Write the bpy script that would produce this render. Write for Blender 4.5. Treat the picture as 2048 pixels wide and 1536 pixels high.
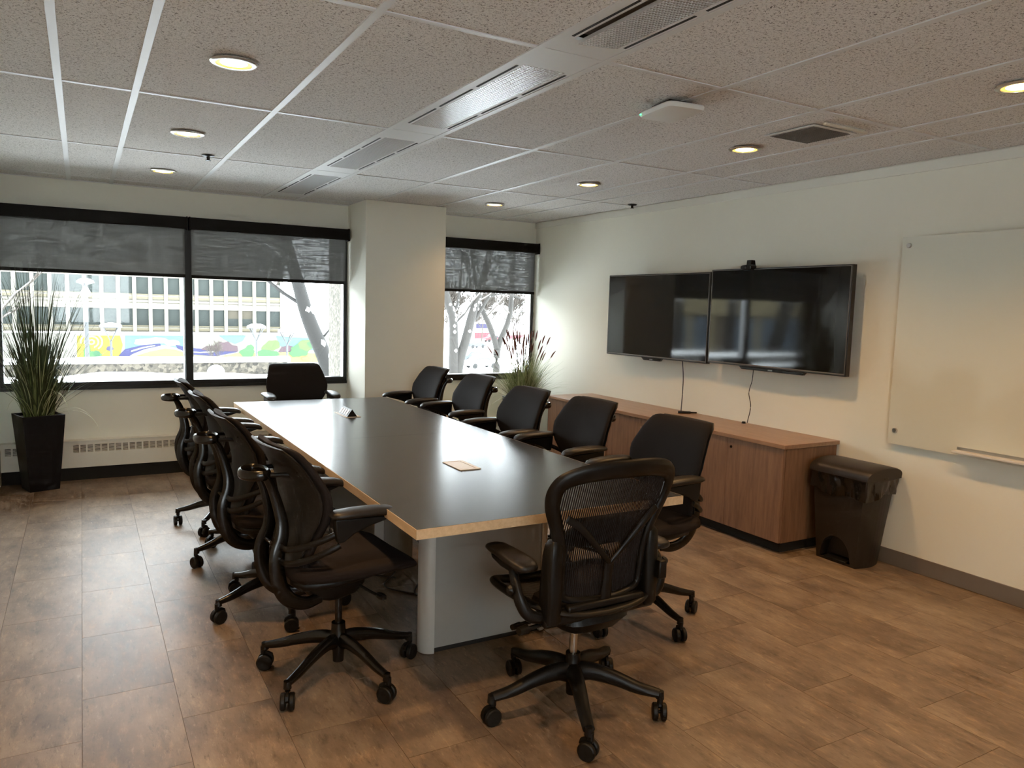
import bpy, bmesh, math, random
from mathutils import Vector, Matrix

for _o in list(bpy.data.objects):
    bpy.data.objects.remove(_o)
SC = bpy.context.scene
COL = SC.collection

# ---------------------------------------------------------------- camera
CAM_H = 1.5354
cam_d = bpy.data.cameras.new('camera')
cam = bpy.data.objects.new('camera', cam_d)
COL.objects.link(cam)
cam_d.sensor_fit = 'HORIZONTAL'
cam_d.sensor_width = 36.0
cam_d.lens = 1513.48 / 2048 * 36.0
cam_d.clip_start = 0.05
cam_d.clip_end = 1500
_R = Vector((0.87017, -0.49199, 0.02748))
_U = Vector((0.02547, 0.10061, 0.9946))
_F = Vector((0.49209, 0.86477, -0.10007))
cam.matrix_world = Matrix(((_R.x, _U.x, -_F.x, 0), (_R.y, _U.y, -_F.y, 0), (_R.z, _U.z, -_F.z, CAM_H), (0, 0, 0, 1)))
SC.camera = cam

# ---------------------------------------------------------------- sky (flat bright overcast), exposure
world = bpy.data.worlds.new('overcast_sky')
SC.world = world
world.use_nodes = True
_bg = world.node_tree.nodes['Background']
_bg.inputs['Color'].default_value = (0.90, 0.96, 1.0, 1)
_bg.inputs['Strength'].default_value = 17.5
SC.view_settings.view_transform = 'Standard'
SC.view_settings.look = 'None'
SC.view_settings.gamma = 1.0
SC.view_settings.use_curve_mapping = False
SC.view_settings.exposure = 0.16
SC.cycles.use_adaptive_sampling = True
SC.cycles.adaptive_threshold = 0.04
SC.cycles.adaptive_min_samples = 20
SC.cycles.max_bounces = 8
SC.cycles.diffuse_bounces = 5
SC.cycles.glossy_bounces = 3
SC.cycles.transparent_max_bounces = 12
LAMP_W = 57.0            # watts of every recessed downlight
LAMP_COL = (1.0, 0.57, 0.225)

# ---------------------------------------------------------------- room numbers (metres)
H = 2.468        # ceiling
W = 7.2435       # window wall
R = 4.3755       # right wall
XL = -0.60       # left wall
YB = -2.10       # back wall
rnd = random.Random(7)

# ================================================================ helpers
def sm(a, b, t):
    return a + (b - a) * t

def interp(tab, t):
    if t <= tab[0][0]:
        return tab[0][1]
    for (a, va), (b, vb) in zip(tab, tab[1:]):
        if t <= b:
            k = (t - a) / (b - a)
            return va + (vb - va) * k
    return tab[-1][1]

def smooth_path(pts, n=6):
    """Catmull-Rom through the points."""
    P = [Vector(p) for p in pts]
    P = [P[0] * 2 - P[1]] + P + [P[-1] * 2 - P[-2]]
    out = []
    for i in range(1, len(P) - 2):
        p0, p1, p2, p3 = P[i - 1], P[i], P[i + 1], P[i + 2]
        for k in range(n):
            t = k / n
            out.append(0.5 * ((2 * p1) + (-p0 + p2) * t + (2 * p0 - 5 * p1 + 4 * p2 - p3) * t * t + (-p0 + 3 * p1 - 3 * p2 + p3) * t ** 3))
    out.append(P[-2])
    return out

def superloop(w, th, n=20, ex=0.55, ey=0.7):
    L = []
    for i in range(n):
        a = 2 * math.pi * i / n
        c, s = math.cos(a), math.sin(a)
        L.append((w * math.copysign(abs(c) ** ex, c), th * math.copysign(abs(s) ** ey, s)))
    return L

class MB:
    def __init__(self):
        self.v, self.f, self.m = [], [], []

    def face(self, idx, m=0):
        self.f.append(tuple(idx)); self.m.append(m)

    def poly(self, pts, m=0):
        b = len(self.v); self.v += [tuple(p) for p in pts]
        self.face(range(b, b + len(pts)), m); return self

    def box(self, x0, x1, y0, y1, z0, z1, m=0):
        b = len(self.v)
        self.v += [(x0, y0, z0), (x1, y0, z0), (x1, y1, z0), (x0, y1, z0), (x0, y0, z1), (x1, y0, z1), (x1, y1, z1), (x0, y1, z1)]
        for q in ((3, 2, 1, 0), (4, 5, 6, 7), (0, 1, 5, 4), (1, 2, 6, 5), (2, 3, 7, 6), (3, 0, 4, 7)):
            self.face([b + k for k in q], m)
        return self

    def obox(self, c, size, M=None, m=0):
        hx, hy, hz = size[0] / 2, size[1] / 2, size[2] / 2
        b = len(self.v)
        for (x, y, z) in ((-hx, -hy, -hz), (hx, -hy, -hz), (hx, hy, -hz), (-hx, hy, -hz), (-hx, -hy, hz), (hx, -hy, hz), (hx, hy, hz), (-hx, hy, hz)):
            p = Vector((x, y, z))
            if M is not None:
                p = M @ p
            self.v.append(tuple(p + Vector(c)))
        for q in ((3, 2, 1, 0), (4, 5, 6, 7), (0, 1, 5, 4), (1, 2, 6, 5), (2, 3, 7, 6), (3, 0, 4, 7)):
            self.face([b + k for k in q], m)
        return self

    def loft(self, rows, cap=True, m=0, closed=True):
        n = len(rows[0]); b = len(self.v)
        for r in rows:
            self.v += [tuple(p) for p in r]
        for i in range(len(rows) - 1):
            for k in range(n if closed else n - 1):
                k2 = (k + 1) % n
                self.face((b + i * n + k, b + i * n + k2, b + (i + 1) * n + k2, b + (i + 1) * n + k), m)
        if cap and closed:
            self.face([b + k for k in range(n)][::-1], m)
            e = b + (len(rows) - 1) * n
            self.face([e + k for k in range(n)], m)
        return self

    def sweep(self, path, ra, rb=None, n=8, up=(0, 0, 1), m=0, loop=False, cap=True):
        P = [Vector(p) for p in path]
        N = len(P)
        rb = ra if rb is None else rb
        ga = (lambda i: ra[i] if i < len(ra) else ra[-1]) if isinstance(ra, (list, tuple)) else (lambda i: ra)
        gb = (lambda i: rb[i] if i < len(rb) else rb[-1]) if isinstance(rb, (list, tuple)) else (lambda i: rb)
        rows = []
        u = Vector(up)
        for i in range(N):
            if loop:
                t = P[(i + 1) % N] - P[i - 1]
            else:
                t = P[min(i + 1, N - 1)] - P[max(i - 1, 0)]
            t.normalize()
            s = t.cross(u)
            if s.length < 1e-3:
                s = t.cross(Vector((1, 0, 0)))
            s.normalize()
            w = s.cross(t).normalized()
            rows.append([P[i] + s * (ga(i) * math.cos(2 * math.pi * k / n)) + w * (gb(i) * math.sin(2 * math.pi * k / n)) for k in range(n)])
        if loop:
            rows.append(rows[0])
            return self.loft(rows, cap=False, m=m)
        return self.loft(rows, cap=cap, m=m)

    def cyl(self, p0, p1, r, r2=None, n=16, m=0):
        d = Vector(p1) - Vector(p0)
        up = (0, 0, 1) if abs(d.normalized().z) < 0.9 else (1, 0, 0)
        return self.sweep([p0, p1], [r, r if r2 is None else r2], n=n, up=up, m=m)

    def lathe(self, prof, c=(0, 0, 0), n=24, axis='z', m=0):
        rows = []
        for r, z in prof:
            row = []
            for k in range(n):
                a = 2 * math.pi * k / n
                x, y = r * math.cos(a), r * math.sin(a)
                p = (x, y, z) if axis == 'z' else ((z, x, y) if axis == 'x' else (x, z, y))
                row.append((p[0] + c[0], p[1] + c[1], p[2] + c[2]))
            rows.append(row)
        return self.loft(rows, m=m)

    def prism(self, pts, axis, a, b, m=0):
        def mk(p, t):
            return (t, p[0], p[1]) if axis == 'x' else ((p[0], t, p[1]) if axis == 'y' else (p[0], p[1], t))
        return self.loft([[mk(p, a) for p in pts], [mk(p, b) for p in pts]], m=m)

    def xform(self, M):
        self.v = [tuple(M @ Vector(p)) for p in self.v]; return self

    def mesh(self, name, mats, smooth=None, off=(0, 0, 0)):
        me = bpy.data.meshes.new(name)
        ox, oy, oz = off
        me.from_pydata([(p[0] - ox, p[1] - oy, p[2] - oz) for p in self.v], [], self.f)
        for mt in (mats if isinstance(mats, (list, tuple)) else [mats]):
            me.materials.append(mt)
        me.polygons.foreach_set('material_index', self.m)
        bm = bmesh.new(); bm.from_mesh(me)
        bmesh.ops.recalc_face_normals(bm, faces=bm.faces)
        bm.to_mesh(me); bm.free()
        if smooth:
            me.polygons.foreach_set('use_smooth', [True] * len(me.polygons))
            me.set_sharp_from_angle(angle=math.radians(smooth))
        me.update()
        return me

    def build(self, name, mats, parent=None, smooth=None, bevel=0, world=True, seg=2):
        off = Vector((0, 0, 0))
        if world:
            p = parent
            while p is not None:
                off += p.location; p = p.parent
        me = self.mesh(name, mats, smooth, off)
        o = bpy.data.objects.new(name, me)
        COL.objects.link(o)
        o.parent = parent
        if bevel:
            md = o.modifiers.new('bevel', 'BEVEL')
            md.width = bevel; md.segments = seg; md.limit_method = 'ANGLE'; md.angle_limit = math.radians(35)
            me.polygons.foreach_set('use_smooth', [True] * len(me.polygons))
            me.set_sharp_from_angle(angle=math.radians(smooth or 30))
        return o

def tag(o, label=None, cat=None, group=None, kind=None):
    if label: o['label'] = label
    if cat: o['category'] = cat
    if group: o['group'] = group
    if kind: o['kind'] = kind
    return o

def thing(name, loc, label=None, cat=None, group=None, kind=None, rz=0):
    o = bpy.data.objects.new(name, None)
    COL.objects.link(o)
    o.empty_display_size = 0.1
    o.location = loc; o.rotation_euler = (0, 0, rz)
    return tag(o, label, cat, group, kind)

def link_mesh(name, me, parent, loc=(0, 0, 0), rz=0):
    o = bpy.data.objects.new(name, me)
    COL.objects.link(o); o.parent = parent; o.location = loc; o.rotation_euler = (0, 0, rz)
    return o

def copy_tree(o, parent=None):
    c = o.copy(); COL.objects.link(c); c.parent = parent
    for ch in list(o.children):
        copy_tree(ch, c)
    return c

# ================================================================ materials
def new_mat(name):
    m = bpy.data.materials.new(name); m.use_nodes = True
    return m, m.node_tree, m.node_tree.nodes['Principled BSDF']

def plain(name, col, rough=0.5, metal=0.0, spec=0.5, var=0.06, scale=30.0, bump=0.0, bscale=200.0, coat=0.0, stretch=(1, 1, 1)):
    m, nt, b = new_mat(name)
    N, L = nt.nodes, nt.links
    b.inputs['Roughness'].default_value = rough
    b.inputs['Metallic'].default_value = metal
    b.inputs['Specular IOR Level'].default_value = spec
    b.inputs['Coat Weight'].default_value = coat
    tc = N.new('ShaderNodeTexCoord'); mp = N.new('ShaderNodeMapping')
    mp.inputs['Scale'].default_value = stretch
    L.new(tc.outputs['Object'], mp.inputs['Vector'])
    nz = N.new('ShaderNodeTexNoise'); nz.inputs['Scale'].default_value = scale; nz.inputs['Detail'].default_value = 3
    L.new(mp.outputs['Vector'], nz.inputs['Vector'])
    mx = N.new('ShaderNodeMix'); mx.data_type = 'RGBA'
    mx.inputs['A'].default_value = (*[max(0, c * (1 - var)) for c in col], 1)
    mx.inputs['B'].default_value = (*[c * (1 + var) for c in col], 1)
    L.new(nz.outputs['Fac'], mx.inputs['Factor'])
    L.new(mx.outputs['Result'], b.inputs['Base Color'])
    if bump:
        n2 = N.new('ShaderNodeTexNoise'); n2.inputs['Scale'].default_value = bscale; n2.inputs['Detail'].default_value = 2
        L.new(mp.outputs['Vector'], n2.inputs['Vector'])
        bp = N.new('ShaderNodeBump'); bp.inputs['Strength'].default_value = bump; bp.inputs['Distance'].default_value = 0.002
        L.new(n2.outputs['Fac'], bp.inputs['Height']); L.new(bp.outputs['Normal'], b.inputs['Normal'])
    return m

def ramp(N, stops):
    r = N.new('ShaderNodeValToRGB')
    e = r.color_ramp.elements
    while len(e) < len(stops):
        e.new(0.5)
    for el, (p, c) in zip(e, stops):
        el.position = p; el.color = (*c, 1)
    return r

def floor_mat():
    m, nt, b = new_mat('vinyl_tile_stone')
    N, L = nt.nodes, nt.links
    geo = N.new('ShaderNodeNewGeometry'); oi = N.new('ShaderNodeObjectInfo')
    sc = N.new('ShaderNodeVectorMath'); sc.operation = 'SCALE'; sc.inputs['Scale'].default_value = 37.0
    cv = N.new('ShaderNodeCombineXYZ')
    L.new(oi.outputs['Random'], cv.inputs['X']); L.new(oi.outputs['Random'], cv.inputs['Y'])
    L.new(cv.outputs['Vector'], sc.inputs[0])
    ad = N.new('ShaderNodeVectorMath'); ad.operation = 'ADD'
    L.new(geo.outputs['Position'], ad.inputs[0]); L.new(sc.outputs['Vector'], ad.inputs[1])
    def noise(sx, sy, scale, det, rough=0.6):
        mp = N.new('ShaderNodeMapping'); mp.inputs['Scale'].default_value = (sx, sy, 1)
        L.new(ad.outputs['Vector'], mp.inputs['Vector'])
        n = N.new('ShaderNodeTexNoise'); n.inputs['Scale'].default_value = scale; n.inputs['Detail'].default_value = det; n.inputs['Roughness'].default_value = rough
        L.new(mp.outputs['Vector'], n.inputs['Vector']); return n
    big = noise(1.0, 0.5, 4.5, 6, 0.65)
    r1 = ramp(N, [(0.30, (0.105, 0.073, 0.051)), (0.50, (0.205, 0.150, 0.106)), (0.72, (0.315, 0.240, 0.172))])
    L.new(big.outputs['Fac'], r1.inputs['Fac'])
    streak = noise(1.0, 0.26, 26.0, 7, 0.72)
    r2 = ramp(N, [(0.33, (0.40, 0.37, 0.35)), (0.45, (0.90, 0.90, 0.90)), (0.56, (1.0, 1.0, 1.0)), (0.68, (1.7, 1.6, 1.42))])
    L.new(streak.outputs['Fac'], r2.inputs['Fac'])
    mx = N.new('ShaderNodeMix'); mx.data_type = 'RGBA'; mx.blend_type = 'MULTIPLY'; mx.inputs['Factor'].default_value = 0.7
    L.new(r1.outputs['Color'], mx.inputs['A']); L.new(r2.outputs['Color'], mx.inputs['B'])
    fleck = noise(1.0, 0.22, 62.0, 5, 0.75)
    fr_ = N.new('ShaderNodeMapRange'); fr_.inputs['From Min'].default_value = 0.57; fr_.inputs['From Max'].default_value = 0.70; fr_.inputs['To Max'].default_value = 0.55
    L.new(fleck.outputs['Fac'], fr_.inputs['Value'])
    mf = N.new('ShaderNodeMix'); mf.data_type = 'RGBA'; mf.inputs['B'].default_value = (0.42, 0.335, 0.235, 1)
    L.new(fr_.outputs['Result'], mf.inputs['Factor']); L.new(mx.outputs['Result'], mf.inputs['A'])
    crk = noise(1.0, 0.20, 40.0, 6, 0.8)
    cr_ = N.new('ShaderNodeMapRange'); cr_.inputs['From Min'].default_value = 0.43; cr_.inputs['From Max'].default_value = 0.32; cr_.inputs['To Max'].default_value = 0.7
    L.new(crk.outputs['Fac'], cr_.inputs['Value'])
    mk = N.new('ShaderNodeMix'); mk.data_type = 'RGBA'; mk.inputs['B'].default_value = (0.060, 0.042, 0.030, 1)
    L.new(cr_.outputs['Result'], mk.inputs['Factor']); L.new(mf.outputs['Result'], mk.inputs['A'])
    hv = N.new('ShaderNodeHueSaturation')
    mr = N.new('ShaderNodeMapRange'); mr.inputs['To Min'].default_value = 0.95; mr.inputs['To Max'].default_value = 1.05
    L.new(oi.outputs['Random'], mr.inputs['Value']); L.new(mr.outputs['Result'], hv.inputs['Value'])
    L.new(mk.outputs['Result'], hv.inputs['Color']); L.new(hv.outputs['Color'], b.inputs['Base Color'])
    rr = N.new('ShaderNodeMapRange'); rr.inputs['To Min'].default_value = 0.36; rr.inputs['To Max'].default_value = 0.52
    L.new(streak.outputs['Fac'], rr.inputs['Value']); L.new(rr.outputs['Result'], b.inputs['Roughness'])
    bp = N.new('ShaderNodeBump'); bp.inputs['Strength'].default_value = 0.25; bp.inputs['Distance'].default_value = 0.0015
    L.new(streak.outputs['Fac'], bp.inputs['Height']); L.new(bp.outputs['Normal'], b.inputs['Normal'])
    b.inputs['Specular IOR Level'].default_value = 0.36
    return m

def ceiling_mat():
    m, nt, b = new_mat('mineral_fibre_tile')
    N, L = nt.nodes, nt.links
    geo = N.new('ShaderNodeNewGeometry')
    n1 = N.new('ShaderNodeTexNoise'); n1.inputs['Scale'].default_value = 125.0; n1.inputs['Detail'].default_value = 2.5; n1.inputs['Roughness'].default_value = 0.6; n1.inputs['Distortion'].default_value = 1.2
    L.new(geo.outputs['Position'], n1.inputs['Vector'])
    r1 = ramp(N, [(0.35, (0.17, 0.155, 0.14)), (0.44, (0.68, 0.66, 0.64)), (0.62, (0.77, 0.75, 0.73))])
    L.new(n1.outputs['Fac'], r1.inputs['Fac'])
    L.new(r1.outputs['Color'], b.inputs['Base Color'])
    b.inputs['Roughness'].default_value = 0.95; b.inputs['Specular IOR Level'].default_value = 0.1
    bp = N.new('ShaderNodeBump'); bp.inputs['Strength'].default_value = 0.5; bp.inputs['Distance'].default_value = 0.003
    L.new(n1.outputs['Fac'], bp.inputs['Height']); L.new(bp.outputs['Normal'], b.inputs['Normal'])
    return m

def wood_mat(name, dark, light, axis='z', scale=9.0, rough=0.38):
    m, nt, b = new_mat(name)
    N, L = nt.nodes, nt.links
    tc = N.new('ShaderNodeNewGeometry'); mp = N.new('ShaderNodeMapping')
    s = {'z': (9, 9, 0.8), 'y': (9, 0.8, 9), 'x': (0.8, 9, 9)}[axis]
    mp.inputs['Scale'].default_value = s
    L.new(tc.outputs['Position'], mp.inputs['Vector'])
    n = N.new('ShaderNodeTexNoise'); n.inputs['Scale'].default_value = scale; n.inputs['Detail'].default_value = 6; n.inputs['Roughness'].default_value = 0.65
    L.new(mp.outputs['Vector'], n.inputs['Vector'])
    r = ramp(N, [(0.3, dark), (0.7, light)])
    L.new(n.outputs['Fac'], r.inputs['Fac']); L.new(r.outputs['Color'], b.inputs['Base Color'])
    b.inputs['Roughness'].default_value = rough
    return m

def glass_mat(name, tint=(0.96, 0.98, 0.97), ior=1.45, haze=0.0, haze_col=(0.8, 0.85, 0.8), scale=1.0):
    m, nt, b = new_mat(name)
    N, L = nt.nodes, nt.links
    N.remove(b)
    out = [x for x in N if x.type == 'OUTPUT_MATERIAL'][0]
    tr = N.new('ShaderNodeBsdfTransparent'); tr.inputs['Color'].default_value = (*tint, 1)
    gl = N.new('ShaderNodeBsdfGlossy'); gl.inputs['Roughness'].default_value = 0.02
    fr = N.new('ShaderNodeFresnel'); fr.inputs['IOR'].default_value = ior
    mx = N.new('ShaderNodeMixShader')
    L.new(fr.outputs['Fac'], mx.inputs['Fac']); L.new(tr.outputs[0], mx.inputs[1]); L.new(gl.outputs[0], mx.inputs[2])
    last = mx
    if haze:
        df = N.new('ShaderNodeBsdfDiffuse'); df.inputs['Color'].default_value = (*haze_col, 1)
        m2 = N.new('ShaderNodeMixShader'); m2.inputs['Fac'].default_value = haze
        nz = N.new('ShaderNodeTexNoise'); nz.inputs['Scale'].default_value = 1.2
        mr = N.new('ShaderNodeMapRange'); mr.inputs['To Min'].default_value = haze * 0.8; mr.inputs['To Max'].default_value = haze * 1.2
        L.new(nz.outputs['Fac'], mr.inputs['Value']); L.new(mr.outputs['Result'], m2.inputs['Fac'])
        L.new(tr.outputs[0], m2.inputs[1]); L.new(df.outputs[0], m2.inputs[2])
        L.new(m2.outputs[0], mx.inputs[1])
    L.new(last.outputs[0], out.inputs['Surface'])
    return m

def blind_mat():
    m, nt, b = new_mat('blind_mesh_fabric')
    N, L = nt.nodes, nt.links
    N.remove(b)
    out = [x for x in N if x.type == 'OUTPUT_MATERIAL'][0]
    geo = N.new('ShaderNodeNewGeometry'); mp = N.new('ShaderNodeMapping'); mp.inputs['Scale'].default_value = (6, 1, 85)
    L.new(geo.outputs['Position'], mp.inputs['Vector'])
    n = N.new('ShaderNodeTexNoise'); n.inputs['Scale'].default_value = 1.0; n.inputs['Detail'].default_value = 4; n.inputs['Roughness'].default_value = 0.7
    L.new(mp.outputs['Vector'], n.inputs['Vector'])
    mp2 = N.new('ShaderNodeMapping'); mp2.inputs['Scale'].default_value = (120, 1, 7)
    L.new(geo.outputs['Position'], mp2.inputs['Vector'])
    n2 = N.new('ShaderNodeTexNoise'); n2.inputs['Scale'].default_value = 1.0; n2.inputs['Detail'].default_value = 3
    L.new(mp2.outputs['Vector'], n2.inputs['Vector'])
    av = N.new('ShaderNodeMath'); av.operation = 'MULTIPLY_ADD'; av.inputs[1].default_value = 0.35
    L.new(n2.outputs['Fac'], av.inputs[0]); L.new(n.outputs['Fac'], av.inputs[2])
    op = N.new('ShaderNodeMapRange'); op.inputs['From Min'].default_value = 0.52; op.inputs['From Max'].default_value = 0.85
    op.inputs['To Min'].default_value = 0.015; op.inputs['To Max'].default_value = 0.15
    L.new(av.outputs[0], op.inputs['Value'])
    df = N.new('ShaderNodeBsdfDiffuse'); df.inputs['Color'].default_value = (0.085, 0.083, 0.08, 1)
    tl = N.new('ShaderNodeBsdfTranslucent'); tl.inputs['Color'].default_value = (0.050, 0.049, 0.046, 1)
    ads = N.new('ShaderNodeAddShader'); L.new(df.outputs[0], ads.inputs[0]); L.new(tl.outputs[0], ads.inputs[1])
    tr = N.new('ShaderNodeBsdfTransparent')
    mx = N.new('ShaderNodeMixShader')
    L.new(op.outputs['Result'], mx.inputs['Fac']); L.new(ads.outputs[0], mx.inputs[1]); L.new(tr.outputs[0], mx.inputs[2])
    L.new(mx.outputs[0], out.inputs['Surface'])
    return m

def emit_mat(name, col, strength):
    m, nt, b = new_mat(name)
    b.inputs['Base Color'].default_value = (*col, 1)
    b.inputs['Emission Color'].default_value = (*col, 1)
    b.inputs['Emission Strength'].default_value = strength
    return m

def speckle(name, a, bcol, scale, rough=0.9, bump=0.6):
    m, nt, b = new_mat(name)
    N, L = nt.nodes, nt.links
    geo = N.new('ShaderNodeNewGeometry')
    v = N.new('ShaderNodeTexVoronoi'); v.inputs['Scale'].default_value = scale
    L.new(geo.outputs['Position'], v.inputs['Vector'])
    r = ramp(N, [(0.1, a), (0.8, bcol)])
    sx = N.new('ShaderNodeSeparateColor'); L.new(v.outputs['Color'], sx.inputs[0]); L.new(sx.outputs[0], r.inputs['Fac'])
    L.new(r.outputs['Color'], b.inputs['Base Color']); b.inputs['Roughness'].default_value = rough
    bp = N.new('ShaderNodeBump'); bp.inputs['Strength'].default_value = bump; bp.inputs['Distance'].default_value = 0.01
    L.new(v.outputs['Distance'], bp.inputs['Height']); L.new(bp.outputs['Normal'], b.inputs['Normal'])
    return m

M = dict(
    wall=plain('wall_paint', (0.82, 0.81, 0.72), 0.75, var=0.02, scale=3, bump=0.08, bscale=350, spec=0.3),
    floor=floor_mat(), slab=plain('floor_joint_grey', (0.10, 0.075, 0.056), 0.7),
    tile=ceiling_mat(), tbar=plain('white_grid_metal', (0.64, 0.64, 0.635), 0.42, var=0.03, spec=0.4),
    plenum=plain('plenum_dark', (0.03, 0.03, 0.03), 0.9),
    trim=plain('trim_paint', (0.77, 0.76, 0.69), 0.5, var=0.02),
    base=plain('baseboard_vinyl', (0.17, 0.145, 0.12), 0.55, var=0.05),
    bronze=plain('bronze_frame', (0.014, 0.013, 0.012), 0.42, metal=0.0, spec=0.3),
    alu=plain('aluminium_strip', (0.55, 0.56, 0.57), 0.35, metal=1.0, var=0.03),
    glass=glass_mat('window_glass', (0.95, 0.97, 0.97), 1.3),
    blind=blind_mat(), valance=plain('valance_black', (0.008, 0.0075, 0.0075), 0.6, spec=0.2),
    heater=plain('heater_enamel', (0.72, 0.69, 0.60), 0.45, var=0.02),
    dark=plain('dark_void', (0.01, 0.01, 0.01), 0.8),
    tabletop=plain('graphite_laminate', (0.042, 0.044, 0.046), 0.235, var=0.06, scale=12, bump=0.03, bscale=60, spec=0.22, stretch=(6, 1, 1)),
    maple=wood_mat('maple_edge', (0.50, 0.35, 0.21), (0.64, 0.48, 0.31), 'y', 6, 0.4),
    pedestal=plain('pedestal_laminate', (0.30, 0.29, 0.27), 0.5, var=0.03),
    pedcap=plain('pedestal_end_metal', (0.50, 0.49, 0.46), 0.38, metal=0.3, var=0.03),
    fabric=plain('charcoal_fabric', (0.0155, 0.0130, 0.0132), 0.8, var=0.2, scale=300, bump=0.2, bscale=700, spec=0.16),
    seatfab=plain('seat_fabric', (0.017, 0.0125, 0.0115), 0.9, var=0.2, scale=300, bump=0.2, bscale=700, spec=0.2),
    plastic=plain('black_plastic', (0.0065, 0.0065, 0.007), 0.42, var=0.1, spec=0.3),
    gloss=plain('black_gloss_metal', (0.006, 0.006, 0.0065), 0.26, var=0.05, spec=0.45),
    shell=plain('shell_plastic', (0.0085, 0.0085, 0.009), 0.5, var=0.1, bump=0.1, bscale=500, spec=0.3),
    pad=plain('arm_pad_vinyl', (0.013, 0.0115, 0.011), 0.42, var=0.1, spec=0.4),
    chrome=plain('brushed_steel', (0.55, 0.54, 0.52), 0.28, metal=1.0, var=0.04),
    rubber=plain('caster_rubber', (0.006, 0.006, 0.006), 0.5, spec=0.3),
    walnut=wood_mat('walnut_door', (0.165, 0.086, 0.047), (0.285, 0.157, 0.088), 'z', 5, 0.42),
    walnut_top=wood_mat('walnut_top', (0.25, 0.140, 0.080), (0.37, 0.22, 0.13), 'y', 5, 0.33),
    tvframe=plain('tv_bezel', (0.010, 0.010, 0.011), 0.3, spec=0.6),
    screen=plain('tv_screen', (0.012, 0.013, 0.014), 0.05, var=0.0, spec=0.42),
    silver=plain('silver_trim', (0.35, 0.35, 0.36), 0.3, metal=1.0),
    binp=plain('bin_plastic', (0.020, 0.015, 0.012), 0.42, var=0.1),
    bag=plain('bin_bag', (0.007, 0.007, 0.008), 0.16, spec=0.8, bump=0.9, bscale=28),
    board=plain('board_frosted_glass', (0.74, 0.745, 0.66), 0.04, var=0.01, scale=2, spec=1.0),
    white=plain('white_plastic', (0.72, 0.72, 0.70), 0.4, var=0.02),
    lens=emit_mat('downlight_lens', (1.0, 0.78, 0.42), 8.0),
    lensrim=emit_mat('downlight_reflector_glow', (1.0, 0.70, 0.16), 1.1),
    led=emit_mat('green_led', (0.1, 1.0, 0.4), 3.0),
    ring=plain('downlight_trim', (0.62, 0.60, 0.56), 0.25, metal=0.7),
    louver=plain('louver_alloy', (0.80, 0.81, 0.82), 0.25, metal=0.45, var=0.05),
    ventm=plain('vent_grey', (0.16, 0.15, 0.14), 0.5),
    beige=plain('power_plate', (0.66, 0.60, 0.50), 0.4, var=0.03),
    pot=plain('planter_black', (0.006, 0.0068, 0.010), 0.38, spec=0.3),
    soil=plain('potting_soil', (0.05, 0.035, 0.02), 0.95, var=0.4, scale=80),
    grass_d=plain('grass_dark', (0.040, 0.060, 0.022), 0.55, var=0.4, scale=6),
    grass_m=plain('grass_mid', (0.15, 0.185, 0.065), 0.55, var=0.4, scale=6),
    grass_p=plain('grass_pale', (0.38, 0.39, 0.22), 0.6, var=0.3, scale=6),
    plume=plain('red_plume', (0.12, 0.032, 0.022), 0.8, var=0.4, scale=60),
    twig=plain('twig_brown', (0.030, 0.016, 0.016), 0.7, var=0.3),
    snow=plain('snow', (0.92, 0.93, 0.94), 0.9, var=0.02, scale=1.5, bump=0.3, bscale=5),
    concrete=speckle('aggregate_concrete', (0.012, 0.010, 0.007), (0.060, 0.051, 0.038), 22),
    concrete_lit=speckle('lit_pillar_aggregate', (0.030, 0.026, 0.018), (0.085, 0.074, 0.058), 40),  # same concrete as the parapet, its stronger daylight put into a lighter colour
    cream=plain('facade_cream', (0.075, 0.064, 0.040), 0.85, var=0.05, scale=0.6),
    cream2=plain('facade_white', (0.145, 0.136, 0.112), 0.85, var=0.05, scale=0.6),
    pane=plain('facade_glass', (0.019, 0.0235, 0.0215), 0.3, var=0.5, scale=0.8, spec=0.12),
    shade=plain('facade_shade', (0.042, 0.036, 0.025), 0.9, var=0.1),
    bark=plain('bark', (0.017, 0.015, 0.013), 0.95, var=0.35, scale=9, bump=0.6, bscale=30),
    bark_dark=plain('bark_dark', (0.0075, 0.0068, 0.006), 0.95, var=0.35, scale=9, bump=0.6, bscale=30),
    twigs=plain('winter_twigs', (0.035, 0.028, 0.022), 0.9, var=0.2),
    lamp_grey=plain('lamp_post_grey', (0.022, 0.024, 0.025), 0.5),
    mural_white=plain('mural_ground_white', (0.13, 0.125, 0.105), 0.8, var=0.03, scale=0.8),
    carpaint=plain('car_dark', (0.015, 0.02, 0.027), 0.3), carwhite=plain('car_white', (0.55, 0.55, 0.56), 0.3),
    carred=plain('car_red', (0.12, 0.012, 0.015), 0.3), carglass=plain('car_glass', (0.03, 0.04, 0.05), 0.15),
    redband=plain('red_fascia', (0.10, 0.012, 0.018), 0.6), storewall=plain('store_wall', (0.45, 0.42, 0.42), 0.8),
    brownb=plain('brown_building', (0.055, 0.042, 0.028), 0.85, var=0.1, scale=0.6), tanb=plain('tan_building', (0.17, 0.14, 0.075), 0.85, var=0.1, scale=0.5), bluep=plain('blue_panel', (0.03, 0.05, 0.075), 0.6, var=0.1, scale=0.5),
    ysign=plain('yellow_sign', (0.5, 0.42, 0.02), 0.6),
    cord=plain('black_cord', (0.010, 0.010, 0.010), 0.45),
)
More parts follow.
